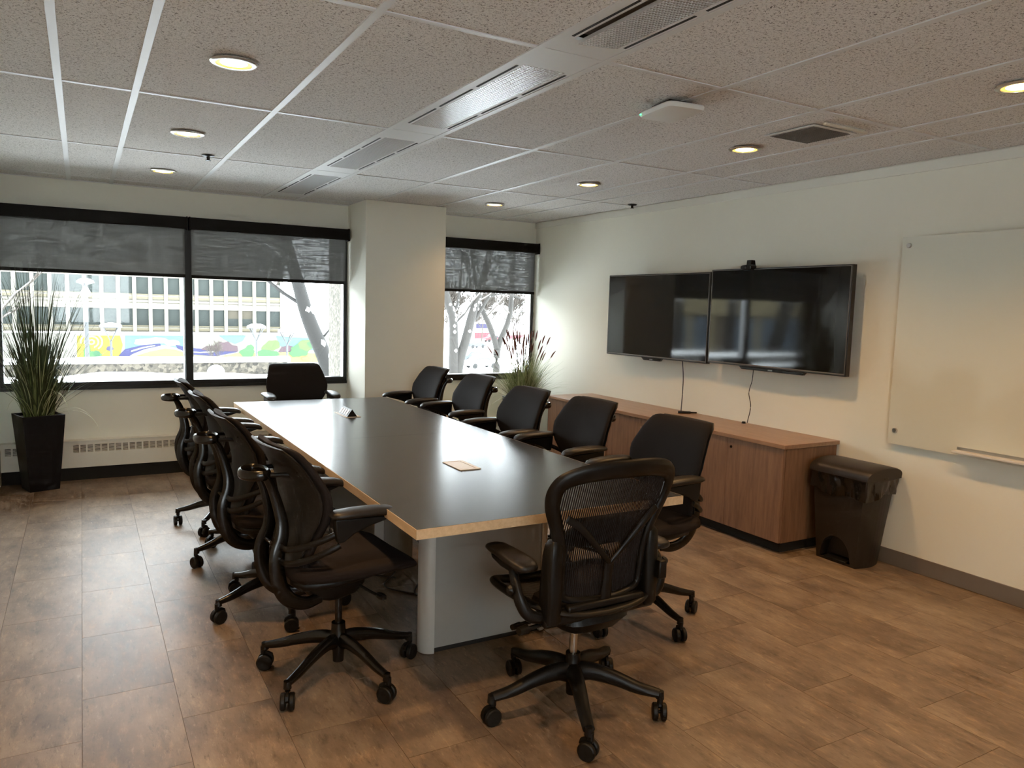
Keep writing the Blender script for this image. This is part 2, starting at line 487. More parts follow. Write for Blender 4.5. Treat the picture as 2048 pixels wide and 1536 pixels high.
MUC = {'y': (0.1512, 0.1218, 0.0021), 'w': (0.2100, 0.2100, 0.1932), 'g': (0.0252, 0.0882, 0.0252), 'd': (0.0126, 0.0672, 0.0252), 'l': (0.0546, 0.1176, 0.0210),
       'v': (0.0252, 0.0210, 0.0672), 's': (0.0504, 0.1260, 0.1512), 'b': (0.0092, 0.0101, 0.0588), 'p': (0.0420, 0.0210, 0.0273), 'k': (0.1764, 0.1428, 0.0420), 'o': (0.1596, 0.0756, 0.0336)}
for _k, _c in MUC.items():
    M['mu_' + _k] = plain('mural_paint_' + _k, tuple(.62 * q for q in _c), 0.8, var=0.18, scale=1.5)

# ================================================================ room shell
# ---- floor: slab with separate vinyl tiles
floor = MB().box(XL - .1, R + .1, YB - .1, W + .1, -0.12, -0.0035).build('floor', M['slab'])
tag(floor, kind='structure')
TW, TL = 0.3215, 0.605
_gap = 0.0008
def tile_mesh(x0, x1, y0, y1):
    return MB().box(x0 + _gap, x1 - _gap, y0 + _gap, y1 - _gap, -0.0035, 0.0)
_std = tile_mesh(-TW / 2, TW / 2, -TL / 2, TL / 2).mesh('floor_tile', M['floor'])
_ix0 = -0.037
_offs = {}
for i in range(-2, 14):
    x0 = _ix0 + i * TW; x1 = x0 + TW
    x0, x1 = max(x0, XL), min(x1, R)
    if x1 - x0 < 0.01:
        continue
    yb = 2.88 if i % 2 else 3.186 - TL      # running bond, every other column half a tile on
    y = yb - 4 * TL
    while y < W:
        y0, y1 = max(y, 0.9), min(y + TL, W)
        if y1 - y0 > 0.02:
            if abs(x1 - x0 - TW) < 1e-6 and abs(y1 - y0 - TL) < 1e-6:
                link_mesh('floor_tile', _std, floor, ((x0 + x1) / 2, (y0 + y1) / 2, 0))
            else:
                tile_mesh(x0, x1, y0, y1).build('floor_tile', M['floor'], floor)
        y += TL
MB().box(XL, R, YB, 0.9, -0.0035, 0.0).build('floor_rear', M['floor'], floor)

# ---- ceiling: grid of tees and tiles
ceiling = MB().box(XL - .1, R + .1, YB - .1, W + .1, H + 0.03, H + 0.12).build('ceiling', M['plenum'])
tag(ceiling, kind='structure')
CX = [XL, -0.066, 0.237, 0.854, 1.455, 1.745, 2.35, 2.955, 3.56, 3.895, R]
CY = [YB, -0.62, 0.90, 2.425, 3.955, 5.475, 6.965, W]
for i in range(len(CX) - 1):
    for j in range(len(CY) - 1):
        if i == 4 and 1 < j < 6:
            continue                        # light fixtures sit in this strip
        dz = rnd.uniform(0, 0.0015)
        MB().box(CX[i] + .006, CX[i + 1] - .006, CY[j] + .006, CY[j + 1] - .006, H + 0.003 + dz, H + 0.02).build('ceiling_tile', M['tile'], ceiling)
for x in CX[1:-1]:
    MB().box(x - .015, x + .015, YB, W, H - 0.0015, H + 0.012).build('main_tee', M['tbar'], ceiling)
for y in CY[1:-1]:
    for i in range(len(CX) - 1):
        MB().box(CX[i] + .0155, CX[i + 1] - .0155, y - .012, y + .012, H - 0.0008, H + 0.012).build('cross_tee', M['tbar'], ceiling)
# wall angle along the window wall
MB().box(XL, R, W - 0.022, W - .0005, H - 0.0015, H + 0.012).build('wall_angle', M['tbar'], ceiling)

# ---- walls
tag(MB().box(XL - .12, XL, YB, W + .2, -0.0, H + .03).build('wall_left', M['wall']), kind='structure')
tag(MB().box(R, R + .12, YB, W + .2, -0.0, H + .03).build('wall_right', M['wall']), kind='structure')
# rear wall, with an unseen window added to let in fill daylight
BX0, BX1, BZ0, BZ1 = -0.55, 0.85, 1.0, 2.05
wb = MB()
wb.box(XL, R, YB - .12, YB, 0, BZ0); wb.box(XL, R, YB - .12, YB, BZ1, H + .03)
wb.box(XL, BX0, YB - .12, YB, BZ0, BZ1); wb.box(BX1, R, YB - .12, YB, BZ0, BZ1)
tag(wb.build('wall_back', M['wall']), kind='structure')
Z0, Z1 = 0.79, 2.22            # window opening heights
WX = (-0.585, 2.245)           # large window
WX2 = (3.03, 4.362)            # small window
ww = MB()
ww.box(XL, R, W, W + .16, 0, Z0)
ww.box(XL, R, W, W + .16, Z1, H + .03)
ww.box(XL, WX[0], W, W + .16, Z0, Z1)
ww.box(WX[1], WX2[0], W, W + .16, Z0, Z1)
ww.box(WX2[1], R, W, W + .16, Z0, Z1)
tag(ww.build('wall_window', M['wall']), kind='structure')
CXL, CXR, CYF = 2.252, 3.042, 6.70
tag(MB().box(CXL, CXR, CYF, W - .001, 0, H + .002).build('wall_column', M['wall'], bevel=0.004), kind='structure')
tag(MB().box(R - .009, R - .0005, YB, 3.2, 0, 0.098).build('baseboard_right', M['base'], bevel=0.003), kind='structure')
tag(MB().box(R - .012, R - .0005, YB, W - .001, H - 0.062, H - .002).build('trim_1', M['trim'], bevel=0.002), kind='structure')

# ---- windows: frame members and panes
def window(idx, x0, x1, mull):
    t = thing('window_%d' % idx, ((x0 + x1) / 2, W, Z0), kind='structure')
    fy0, fy1 = W - 0.012, W + 0.09
    MB().box(x0, x1, fy0, fy1, Z0 - .012, Z0 + .030).build('sill_frame', M['bronze'], t, bevel=0.003)
    MB().box(x0, x1, fy0 - .012, fy0 - .0005, Z0 - .034, Z0 - .006).build('stool_edge', M['bronze'], t, bevel=0.003)
    MB().box(x0, x1, fy0, fy1, Z1 - .04, Z1).build('head_frame', M['bronze'], t)
    xs = [x0] + list(mull) + [x1]
    MB().box(x0, x0 + .028, fy0, fy1, Z0 + .030, Z1 - .04).build('jamb', M['bronze'], t, bevel=0.002)
    MB().box(x1 - .028, x1, fy0, fy1, Z0 + .030, Z1 - .04).build('jamb', M['bronze'], t, bevel=0.002)
    for mx in mull:
        MB().box(mx - .030, mx + .030, fy0 - .02, fy1, Z0 + .030, Z1 - .04).build('mullion', M['bronze'], t, bevel=0.003)
        MB().box(mx - .038, mx - .0305, fy0 + .01, fy1 - .02, Z0 + .03, Z1 - .04).build('glazing_strip', M['alu'], t)
        MB().box(mx + .0305, mx + .036, fy0 + .01, fy1 - .02, Z0 + .03, Z1 - .04).build('glazing_strip', M['alu'], t)
    MB().box(x1 - .036, x1 - .0285, fy0 + .01, fy1 - .02, Z0 + .03, Z1 - .04).build('glazing_strip', M['alu'], t)
    for a, b in zip(xs, xs[1:]):
        MB().box(a + .02, b - .02, W + .045, W + .051, Z0 + .02, Z1 - .03).build('pane', M['glass'], t)
    return t
window(1, WX[0], WX[1], [0.818])
window(2, WX2[0], WX2[1], [])
t = thing('window_3', ((BX0 + BX1) / 2, YB, BZ0), kind='structure')  # added behind the camera to brighten the deep end of the room
for a, b, c, d in ((BX0, BX1, BZ0, BZ0 + .04), (BX0, BX1, BZ1 - .04, BZ1), (BX0, BX0 + .04, BZ0 + .04, BZ1 - .04), (BX1 - .04, BX1, BZ0 + .04, BZ1 - .04), ((BX0 + BX1) / 2 - .03, (BX0 + BX1) / 2 + .03, BZ0 + .04, BZ1 - .04)):
    MB().box(a, b, YB - .09, YB + .01, c, d).build('frame_member', M['bronze'], t)
MB().box(BX0 + .04, (BX0 + BX1) / 2 - .03, YB - .05, YB - .044, BZ0 + .04, BZ1 - .04).build('pane', M['glass'], t)
MB().box((BX0 + BX1) / 2 + .03, BX1 - .04, YB - .05, YB - .044, BZ0 + .04, BZ1 - .04).build('pane', M['glass'], t)

# ================================================================ roller blinds
def blind(x0, x1, zb, label):
    t = thing('roller_blind', ((x0 + x1) / 2, W - .05, zb), label, 'blind', 'roller blinds in the windows')
    v = MB().box(x0, x1, W - .105, W - .016, 2.138, 2.236)
    v.build('valance', M['valance'], t, bevel=0.004)
    MB().box(x0 + .0, x0 + .012, W - .11, W - .016, 2.125, 2.240).build('end_cap', M['valance'], t, bevel=0.003)
    MB().box(x1 - .012, x1, W - .11, W - .016, 2.125, 2.240).build('end_cap', M['valance'], t, bevel=0.003)
    MB().box(x0 + .02, x1 - .02, W - .040, W - .0385, zb + .02, 2.16).build('fabric', M['blind'], t)
    MB().box(x0 + .018, x1 - .018, W - .046, W - .032, zb - .006, zb + .022).build('bottom_bar', M['valance'], t, bevel=0.003)
    return t
blind(-0.583, 0.812, 1.725, 'grey mesh roller blind half lowered over the left pane, above the tall grass')
blind(0.822, 2.240, 1.722, 'grey mesh roller blind half lowered over the middle pane, left of the column')
blind(3.046, 4.366, 1.694, 'narrow grey mesh roller blind between the column and the right wall')

# ================================================================ baseboard heaters
def heater(x0, x1, label, skip=()):
    t = thing('baseboard_heater', ((x0 + x1) / 2, W - .04, 0), label, 'heater', 'heaters under the windows')
    y0 = W - .08
    c = MB()
    c.box(x0, x1, y0, W - .001, 0.302, 0.332)
    c.box(x0, x1, y0 - .006, W - .001, 0.332, 0.338)
    c.box(x0, x1, y0, W - .001, 0.112, 0.240)
    # webs between the slots
    xs = []
    x = x0 + .03
    pitch, sw = 0.0525, 0.041
    while x + sw < x1 - .02:
        if not any(a < x + sw and x < b for a, b in skip):
            xs.append(x)
        x += pitch
    edges = [x0] + [e for s in xs for e in (s, s + sw)] + [x1]
    for a, b in zip(edges[0::2], edges[1::2]):
        c.box(a, b, y0, W - .001, 0.240, 0.302)
    c.build('cover', M['heater'], t)
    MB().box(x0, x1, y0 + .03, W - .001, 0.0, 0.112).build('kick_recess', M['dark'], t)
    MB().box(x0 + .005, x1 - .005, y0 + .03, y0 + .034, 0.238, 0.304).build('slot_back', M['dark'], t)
    g = MB()
    for k in range(6):
        z = 0.2445 + k * 0.0105
        g.loft([[(0, .004, z), (0, .010, z + .005), (0, .0115, z + .005), (0, .0055, z)], [(sw, .004, z), (sw, .010, z + .005), (sw, .0115, z + .005), (sw, .0055, z)]])
    me = g.mesh('grille_slot', M['heater'])
    for s in xs:
        link_mesh('grille_slot', me, t, (s - t.location.x, y0 - t.location.y, 0))
    return t
heater(XL + .005, CXL - .002, 'long cream baseboard heater with slotted grille under the wide window', skip=((-.31, -.145),))
heater(CXR + .002, R - .012, 'short cream baseboard heater under the narrow window beside the column')

# ================================================================ ceiling fittings
def downlight(x, y, label):
    t = thing('downlight', (x, y, H - .004), label, 'ceiling light', 'round recessed downlights')
    MB().lathe([(.068, .0), (.069, -.006), (.084, -.006), (.090, -.002), (.090, .001), (.068, .001)], (0, 0, 0), 32).build('trim_ring', M['ring'], t, smooth=40, world=False)
    MB().lathe([(.052, .0005), (.0675, .0005), (.0675, -.0035), (.052, -.002), (.052, .0005)], (0, 0, 0), 32).build('reflector', M['lensrim'], t, world=False)
    MB().lathe([(.0005, .0005), (.0515, .0005), (.0515, -.0022), (.0005, -.0022)], (0, 0, 0), 32).build('lens', M['lens'], t, world=False)
    ld = bpy.data.lights.new('downlight_lamp', 'SPOT')
    ld.energy = LAMP_W * interp([(.2, 1.1), (1.7, 1.5), (3.2, 1.25), (4.7, .85), (6.2, .42)], y); ld.color = LAMP_COL; ld.spot_size = math.radians(135); ld.spot_blend = 1.0; ld.shadow_soft_size = 0.05
    lo = bpy.data.objects.new('downlight_lamp', ld); COL.objects.link(lo); lo.parent = t; lo.location = (0, 0, -.014)
DL = [(0.545, 6.23, 'small round downlight in the left ceiling row, farthest, nearest the window blinds'),
      (0.545, 4.745, 'round downlight in the left ceiling row, second from the windows, before the sprinkler'),
      (0.545, 3.24, 'large round downlight in the left ceiling row, nearest and biggest'),
      (0.545, 1.72, 'round downlight in the left row just above the photographer, out of view'), (0.545, 0.2, 'round downlight in the left row at the rear of the room, out of view'),
      (3.29, 6.19, 'small round downlight in the right ceiling row, farthest, beside the column'),
      (3.31, 4.745, 'round downlight in the right ceiling row above the left television'),
      (3.29, 3.19, 'round downlight in the right ceiling row beside the square air vent'),
      (3.26, 1.72, 'round downlight cut by the right edge of the picture'),
      (3.26, 0.2, 'round downlight in the right row at the rear of the room, out of view')]
for x, y, lb in DL:
    downlight(x, y, lb or 'round downlight in the ceiling behind the picture, out of view')

def troffer(y0, y1, g0, g1, label, sag=False):
    t = thing('strip_light_fixture', (1.60, (y0 + y1) / 2, H), label, 'light fixture', 'louvred strip fixtures along the ceiling')
    x0, x1 = 1.472, 1.728
    gx0, gx1 = 1.508, 1.694
    f = MB()
    f.box(x0, gx0, y0, y1, H + .0005, H + .012); f.box(gx1, x1, y0, y1, H + .0005, H + .012)
    f.box(gx0, gx1, y0, g0, H + .0005, H + .012); f.box(gx0, gx1, g1, y1, H + .0005, H + .012)
    f.build('frame', M['tbar'], t)
    bx = MB()
    bx.box(gx0 - .004, gx0 - .001, g0, g1, H + .012, H + .026); bx.box(gx1 + .001, gx1 + .004, g0, g1, H + .012, H + .026)
    bx.box(gx0, gx1, g0, g1, H + .026, H + .029)
    bx.build('housing', M['ventm'], t)
    n = 3
    for k in range(n):     # black air slots on both long sides
        a = g0 + (g1 - g0) * (k + .06) / n; b = g0 + (g1 - g0) * (k + .94) / n
        for xa in (x0 + .012, x1 - .022):
            MB().box(xa, xa + .010, a, b, H - .0012, H + .0004).build('air_slot', M['dark'], t)
    lv = MB()
    nx, ny = 14, int((g1 - g0) / 0.0165)
    for i in range(nx + 1):
        x = gx0 + (gx1 - gx0) * i / nx
        lv.box(x - .0013, x + .0013, g0, g1, H + .002, H + .014)
    for j in range(ny + 1):
        y = g0 + (g1 - g0) * j / ny
        lv.box(gx0, gx1, y - .0019, y + .0019, H + .0012, H + .014)
    if sag:      # this louver has slipped: shifted and hanging a little on one side
        lv.v = [(gx1 - (gx1 - x) * .88, y, z - .014 * (gx1 - x) / (gx1 - gx0)) for x, y, z in lv.v]
    lv.build('louver_grille', M['louver'], t)
    return t
troffer(0.915, 2.412, 1.05, 2.285, 'ceiling strip light fixture with loose honeycomb louver, nearest at the top edge', sag=True)
troffer(2.438, 3.942, 2.62, 3.79, 'ceiling strip light fixture with the brightest silver louver, second from the top edge')
troffer(3.968, 5.462, 4.17, 5.27, 'ceiling strip light fixture with dark louver, third from the top edge')
troffer(5.488, 6.952, 5.66, 6.77, 'ceiling strip light fixture farthest away, close to the column')

# wireless access point
t = thing('access_point', (2.338, 2.723, H - .002), 'flat white square wireless access point hanging under the ceiling', 'access point', rz=math.radians(-7))
MB().loft([[(x, y, z) for x, y in superloop(.100 - d, .130 - d, 32, .25, .25)] for z, d in ((-.046, .012), (-.042, .003), (-.026, .0), (-.020, .004))]).build('body', M['white'], t, smooth=40, world=False)
MB().box(-.06, .06, -.07, .07, -.0205, .0).build('mount_plate', M['plastic'], t, world=False)
MB().box(-.1012, -.0998, .095, .105, -.036, -.030).build('status_light', M['led'], t, world=False)

# square air vent
t = thing('air_vent', (3.29, 2.75, H - .001), 'small square dark grey ceiling air vent with fine mesh', 'vent')
vb = MB()
vb.box(3.152, 3.430, 2.616, 2.886, H - .003, H - .0012)
vb.build('backing', M['dark'], t)
vg = MB()
for k in range(20):
    vg.box(3.152 + k * .0143, 3.152 + k * .0143 + .0075, 2.616, 2.886, H - .006, H - .0035)
vg.build('mesh_bars', M['ventm'], t)
vg = MB()
for k in range(19):
    vg.box(3.152, 3.430, 2.616 + k * .0143, 2.616 + k * .0143 + .005, H - .0075, H - .0062)
vg.build('cross_bars', M['ventm'], t)
vf = MB()
vf.box(3.13, 3.452, 2.594, 2.616, H - .004, H - .0005); vf.box(3.13, 3.452, 2.886, 2.908, H - .004, H - .0005)
vf.box(3.13, 3.152, 2.616, 2.886, H - .004, H - .0005); vf.box(3.430, 3.452, 2.616, 2.886, H - .004, H - .0005)
vf.build('frame', M['tbar'], t)
MB().box(3.145, 3.46, 2.535, 2.553, H - .012, H - .0005).build('deflector_bar', M['beige'], t, bevel=.002)

def sprinkler(x, y, label):
    t = thing('fire_sprinkler', (x, y, H), label, 'sprinkler', 'ceiling sprinkler heads')
    MB().lathe([(.0005, .002), (.040, .002), (.040, -.003), (.030, -.008), (.0005, -.008)], n=24).build('escutcheon', M['plastic'], t, smooth=40, world=False)
    MB().lathe([(.0005, -.008), (.012, -.008), (.010, -.028), (.0005, -.028)], n=12).build('head_body', M['gloss'], t, world=False)
    MB().lathe([(.0005, -.030), (.018, -.029), (.018, -.032), (.0005, -.033)], n=16).build('deflector', M['gloss'], t, world=False)
sprinkler(0.742, 5.39, 'dark sprinkler head on the ceiling between left downlights')
sprinkler(4.24, 5.40, 'dark sprinkler head on the ceiling near the right wall')

# ================================================================ conference table
TXL, TXR, TYN, TYF, TZ = 0.9855, 2.1956, 2.368, 5.994, 0.7644
TM = 4.178
t = t_table = thing('conference_table', (1.59, 4.18, 0), 'long graphite-topped conference table with pale maple edge', 'table')
for a, b in ((TYN, TM - .0012), (TM + .0012, TYF)):
    MB().box(TXL + .002, TXR - .002, a + (.002 if a == TYN else 0), b - (.002 if b == TYF else 0), TZ - .034, TZ).build('tabletop', M['tabletop'], t)
# edge band
e = MB(); zb0, zb1 = TZ - .036, TZ - .0006
e.box(TXL - .001, TXL + .002, TYN, TYF, zb0, zb1); e.box(TXR - .002, TXR + .001, TYN, TYF, zb0, zb1)
e.box(TXL - .001, TXR + .001, TYN - .001, TYN + .002, zb0, zb1); e.box(TXL - .001, TXR + .001, TYF - .002, TYF + .001, zb0, zb1)
e.build('edge_band', M['maple'], t)
def leg_panel(yc):
    xa, xb, r = 1.262, 1.918, 0.055
    p = MB().box(xa + r, xb - r, yc - r + .004, yc + r - .004, 0.028, TZ - .036)
    o = p.build('pedestal', M['pedestal'], t)
    for s, cx in ((-1, xa + r), (1, xb - r)):
        pts = [(cx + s * r * math.cos(a), yc + r * math.sin(a)) for a in [math.pi * (k / 12 - .5) for k in range(13)]]
        MB().prism(pts, 'z', 0.004, TZ - .036).build('round_end', M['pedcap'], o, smooth=30)
    MB().box(xa + r, xb - r, yc - r + .02, yc + r - .02, 0.0, 0.028).build('plinth', M['dark'], o)
leg_panel(3.0)
leg_panel(5.36)
MB().box(1.50, 1.68, 3.06, 5.30, TZ - .12, TZ - .05).build('cable_tray', M['plastic'], t)
MB().box(1.50, 1.68, 4.10, 4.26, .02, TZ - .12).build('cable_riser', M['pedestal'], t)

def power_plate(y0, y1, label):
    t = thing('power_box', (1.588, (y0 + y1) / 2, TZ), label, 'power box', 'power boxes in the tabletop')
    x0, x1 = 1.534, 1.642
    f = MB()
    f.box(x0, x0 + .018, y0, y1, TZ + .0002, TZ + .004); f.box(x1 - .018, x1, y0, y1, TZ + .0002, TZ + .004)
    f.box(x0 + .018, x1 - .018, y0, y0 + .012, TZ + .0002, TZ + .004); f.box(x0 + .018, x1 - .018, y1 - .012, y1, TZ + .0002, TZ + .004)
    f.build('frame', M['silver'] if False else M['beige'], t, bevel=.001)
    return t, x0 + .018, x1 - .018
t2, a, b = power_plate(3.163, 3.370, 'flat closed beige power box set in the near half of the tabletop')
MB().box(a + .001, b - .001, 3.176, 3.357, TZ + .0002, TZ + .003).build('lid', M['beige'], t2, bevel=.001)
t2, a, b = power_plate(4.955, 5.225, 'popped-up power box with sockets in the far half of the tabletop')
MB().prism([(a, TZ + .001), (b, TZ + .001), ((a + b) / 2, TZ + .052)], 'y', 4.985, 5.195).build('socket_housing', M['plastic'], t2, bevel=.002)
nrm = Vector((-.051, 0, (b - a) / 2)).normalized()
for k in range(4):
    yy = 5.01 + k * .047
    mid = Vector((a + (b - a) * .25, yy + .018, TZ + .0265)) + nrm * .001
    ang = math.atan2(.051, (b - a) / 2)
    MB().obox(mid, (.040, .030, .003), Matrix.Rotation(-ang, 3, 'Y')).build('socket', M['white'], t2)

# cords lying under the table
def cord(owner, label, pts, r=.004, name='power_cord'):
    mb = MB().sweep(smooth_path(pts, 8), r, n=6)
    mb.xform((Matrix.Translation(owner.location) @ Matrix.Rotation(owner.rotation_euler[2], 4, 'Z')).inverted())
    o = mb.build(name, M['cord'], owner, smooth=60, world=False)
    o['label'] = label
    return o
TABLE = t_table
cord(TABLE, 'black power cord looping on the floor beside the near table pedestal', [(1.52, 4.12, .45), (1.50, 4.3, .1), (1.46, 4.45, .008), (1.55, 4.05, .006), (1.40, 3.80, .006), (1.55, 3.55, .006), (1.44, 3.35, .008), (1.58, 3.12, .006)])
cord(TABLE, 'thin black cord hanging below the tabletop to the floor', [(1.30, 4.5, .73), (1.302, 4.52, .4), (1.31, 4.53, .05), (1.34, 4.45, .006), (1.45, 4.2, .006), (1.36, 4.05, .006), (1.5, 3.9, .006)], .0035)
cord(TABLE, 'black cable coiled by the floor under the table middle', [(1.62, 4.05, .35), (1.70, 3.9, .02), (1.62, 3.72, .006), (1.75, 3.6, .006), (1.62, 3.45, .006), (1.5, 3.6, .014), (1.60, 3.75, .018), (1.72, 3.7, .006)], .005)

# ================================================================ credenza: three cabinet units and one worktop
CX0, CY0, CZ = 3.8565, 3.262, 0.7159
UW = 0.936
for k in range(3):
    y0 = CY0 + k * UW; y1 = y0 + UW
    lb = ['walnut two-door cabinet unit nearest, beside the waste bin', 'walnut two-door cabinet unit in the middle of the row under the televisions', 'walnut two-door cabinet unit farthest, beside the red-plumed grass'][k]
    t = thing('cabinet_unit', (4.11, (y0 + y1) / 2, 0), lb, 'cabinet', 'walnut cabinet units along the right wall')
    MB().box(CX0 + .022, R - .0105, y0 + .0005, y1 - .0005, .072, CZ - .0265).build('body', M['walnut'], t)
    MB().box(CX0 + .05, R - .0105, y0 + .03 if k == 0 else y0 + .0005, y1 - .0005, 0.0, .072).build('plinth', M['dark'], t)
    ym = y0 + UW / 2 + .015
    for a, b, lk in ((y0 + .002, ym - .0015, ym - .035), (ym + .0015, y1 - .002, None)):
        d = MB().box(CX0, CX0 + .0205, a, b, .074, CZ - .0285).build('door', M['walnut'], t, bevel=.0015)
        if lk:
            MB().lathe([(.0005, -.006), (.008, -.006), (.0095, -.003), (.0095, .0), (.0005, .0)], (CX0, lk, .630), 16, 'x').build('lock', M['gloss'], d, smooth=40)
tag(MB().box(CX0 - .012, R - .0005, CY0 - .014, CY0 + 3 * UW + .01, CZ - .026, CZ).build('cabinet_worktop', M['walnut_top'], bevel=.002),
    'long walnut worktop lying over the cabinet row by the right wall', 'worktop')
o = MB()
o.sweep([(4.22, 4.66, CZ + .010), (4.30, 4.60, CZ + .010)], .010, n=10)
o.sweep([(4.30, 4.60, CZ + .010), (4.34, 4.57, CZ + .010)], [.007, .006], n=10)
tag(o.build('marker_pen', M['plastic'], None, smooth=40), 'black marker pen lying on the walnut worktop', 'marker')

# ================================================================ televisions
def tv(name, yc, zc, label, bar, rot):
    t = thing(name, (R - .115, yc, zc), label, 'television', 'wall-mounted televisions', rz=rot)
    w, h = 1.238 / 2, .718 / 2      # local: x towards the room is -x, y along the wall
    MB().box(-.012, .028, -w, w, -h, h).build('cabinet', M['tvframe'], t, world=False, bevel=.003)
    MB().box(.028, .060, -w * .72, w * .72, -h * .75, h * .55).build('rear_housing', M['tvframe'], t, world=False, bevel=.008)
    MB().box(-.0135, -.0121, -w + .012, w - .012, -h + .018, h - .012).build('screen', M['screen'], t, world=False)
    bz = MB()
    bz.box(-.0150, -.0121, -w + .008, w - .008, -h + .010, -h + .0175); bz.box(-.0150, -.0121, -w + .008, w - .008, h - .0115, h - .008)
    bz.box(-.0150, -.0121, -w + .008, -w + .0115, -h + .0175, h - .0115); bz.box(-.0150, -.0121, w - .0115, w - .008, -h + .0175, h - .0115)
    bz.build('bezel', M['ventm'], t, world=False)
    MB().box(.0605, .1135, -.20, .20, -.15, .15).build('wall_mount', M['plastic'], t, world=False)
    y0, y1 = bar
    b = MB().prism([(y0, -h - .001), (y0 + .02, -h - .022), (y1 - .03, -h - .022), (y1, -h - .001)], 'x', -.006, .020).build('bottom_bar', M['gloss'], t, world=False, bevel=.002)
    MB().box(-.0066, -.0061, (y0 + y1) / 2 - .02, (y0 + y1) / 2 + .02, -h - .016, -h - .007).build('logo_badge', M['silver'], b, world=False)
    return t
TV1 = tv('television', 5.045, 1.497, 'black flat television on the left, reflecting the dark column', (-.10, .15), math.radians(2.6))
TV2 = tv('television', 3.768, 1.512, 'black flat television on the right with a webcam on top, reflecting the window', (-.30, .30), 0)
# webcam
t = thing('webcam', (R - .115, 4.005, 1.8745), 'small black webcam clipped on top of the right television', 'webcam')
MB().loft([[(-.055, y, z) for y, z in superloop(.05, .017, 16)], [(-.03, y, z) for y, z in superloop(.058, .022, 16)], [(.0, y, z + .004) for y, z in superloop(.05, .018, 16)]]).build('camera_head', M['plastic'], t, smooth=40, world=False)
MB().prism([(-.03, -.001), (-.025, .055), (.015, .055), (.028, .0)], 'y', -.022, .022).build('clip_stand', M['plastic'], t, world=False, bevel=.004)
MB().lathe([(.0005, -.058), (.010, -.058), (.012, -.054), (.0005, -.054)], (0, 0, .0), 16, 'x').build('camera_lens', M['gloss'], t, world=False)
cord(TV1, 'thin black television cord hanging from the left television to the worktop', [(4.32, 4.75, 1.16), (4.335, 4.745, 1.0), (4.34, 4.75, .85), (4.33, 4.745, CZ + .006), (4.30, 4.70, CZ + .005)], .004)
cord(TV2, 'thin black television cord dangling from the right television to the worktop', [(4.33, 3.99, 1.16), (4.335, 4.00, 1.05), (4.34, 4.03, .95), (4.335, 4.00, .85), (4.34, 4.03, CZ + .006)], .003)
tag(MB().lathe([(.0005, 0), (.016, 0), (.013, .014), (.0005, .016)], (4.325, 4.05, CZ + .0005), 16).build('cable_grommet', M['plastic'], None, smooth=40), 'small black cable grommet on the worktop below the right television', 'grommet')

# ================================================================ glass board
t = thing('glass_board', (R, 1.97, 1.39), 'frameless frosted glass writing board on steel standoffs', 'whiteboard')
GY0, GY1, GZ0, GZ1 = 1.06, 2.888, .765, 2.026
MB().box(R - .033, R - .027, GY0, GY1, GZ0, GZ1).build('glass_sheet', M['board'], t)
for y in (GY0 + .045, GY1 - .045):
    for z in (GZ0 + .085, GZ1 - .052):
        MB().lathe([(.0005, -.046), (.013, -.046), (.015, -.043), (.015, -.0335), (.010, -.0335), (.010, -.0005), (.0005, -.0005)], (R, y, z), 20, 'x').build('standoff', M['chrome'], t, smooth=35)
MB().box(R - .095, R - .034, 1.45, 2.455, .786, .798).build('pen_tray', M['white'], t, bevel=.002)
MB().box(R - .038, R - .034, 1.45, 2.455, .7985, .815).build('tray_lip', M['alu'], t)

# ================================================================ waste bin
t = thing('waste_bin', (4.2, 3.0, 0), 'dark brown step-on waste bin with domed lid and black liner', 'bin')
def bin_loop(x0, x1, y0, y1, z, r=.03, n=6):
    """flat front (-x) and back, near and far ends bowed"""
    L = []
    bow = .025
    for k in range(9):
        s = k / 8; L.append((sm(x0, x1, s), y0 - bow * math.sin(math.pi * s), z))
    for k in range(9):
        s = k / 8; L.append((sm(x1, x0, s), y1 + bow * .4 * math.sin(math.pi * s), z))
    return L
rows = [bin_loop(sm(4.082, 4.055, s), sm(4.300, 4.345, s), sm(2.868, 2.815, s), sm(3.145, 3.190, s), sm(0, .565, s)) for s in [k / 10 for k in range(11)]]
bb = MB()
# body with a pedal recess in the front (-x) face: build the loop surface, front as an arched wall
n = len(rows[0])
base = len(bb.v)
for r in rows: bb.v += r
for i in range(len(rows) - 1):
    for k in range(n):
        k2 = (k + 1) % n
        if k == n - 1:
            continue            # front face rebuilt below with the arch cut out
        bb.face((base + i * n + k, base + i * n + k2, base + (i + 1) * n + k2, base + (i + 1) * n + k))
bb.face([base + (len(rows) - 1) * n + k for k in range(n)])
def front(y, z):
    s = z / .565
    return (sm(4.082, 4.055, s), y, z)
ya, yb_ = 2.900, 3.122
NA = 16
arch = [(sm(ya, yb_, k / NA), .016 + .150 * math.sqrt(max(0, 1 - abs(2 * k / NA - 1) ** 2.2))) for k in range(NA + 1)]
ycs = [sm(2.868, 3.145, 0)] + [a for a, _ in arch] + [3.145]
for (y0, z0), (y1, z1) in zip(arch, arch[1:]):
    def top(y):
        f = (y - ya) / (yb_ - ya)
        return (4.055, sm(2.84, 3.165, f), .565)
    bb.poly([front(y0, z0), front(y1, z1), top(y1), top(y0)])
    a0, a1 = front(y0, z0), front(y1, z1)
    bb.poly([a0, a1, (a1[0] + .07, a1[1], a1[2]), (a0[0] + .07, a0[1], a0[2])])
bb.poly([front(2.868, 0), front(ya, 0), front(ya, .016), (4.055, 2.84, .565), (4.055, 2.815, .565)])
bb.poly([front(yb_, 0), front(3.145, 0), (4.055, 3.190, .565), (4.055, 3.165, .565), front(yb_, .016)])
bb.poly([front(ya, 0), front(yb_, 0), front(yb_, .016), front(ya, .016)])
bb.box(4.15, 4.154, ya, yb_, .002, .17)
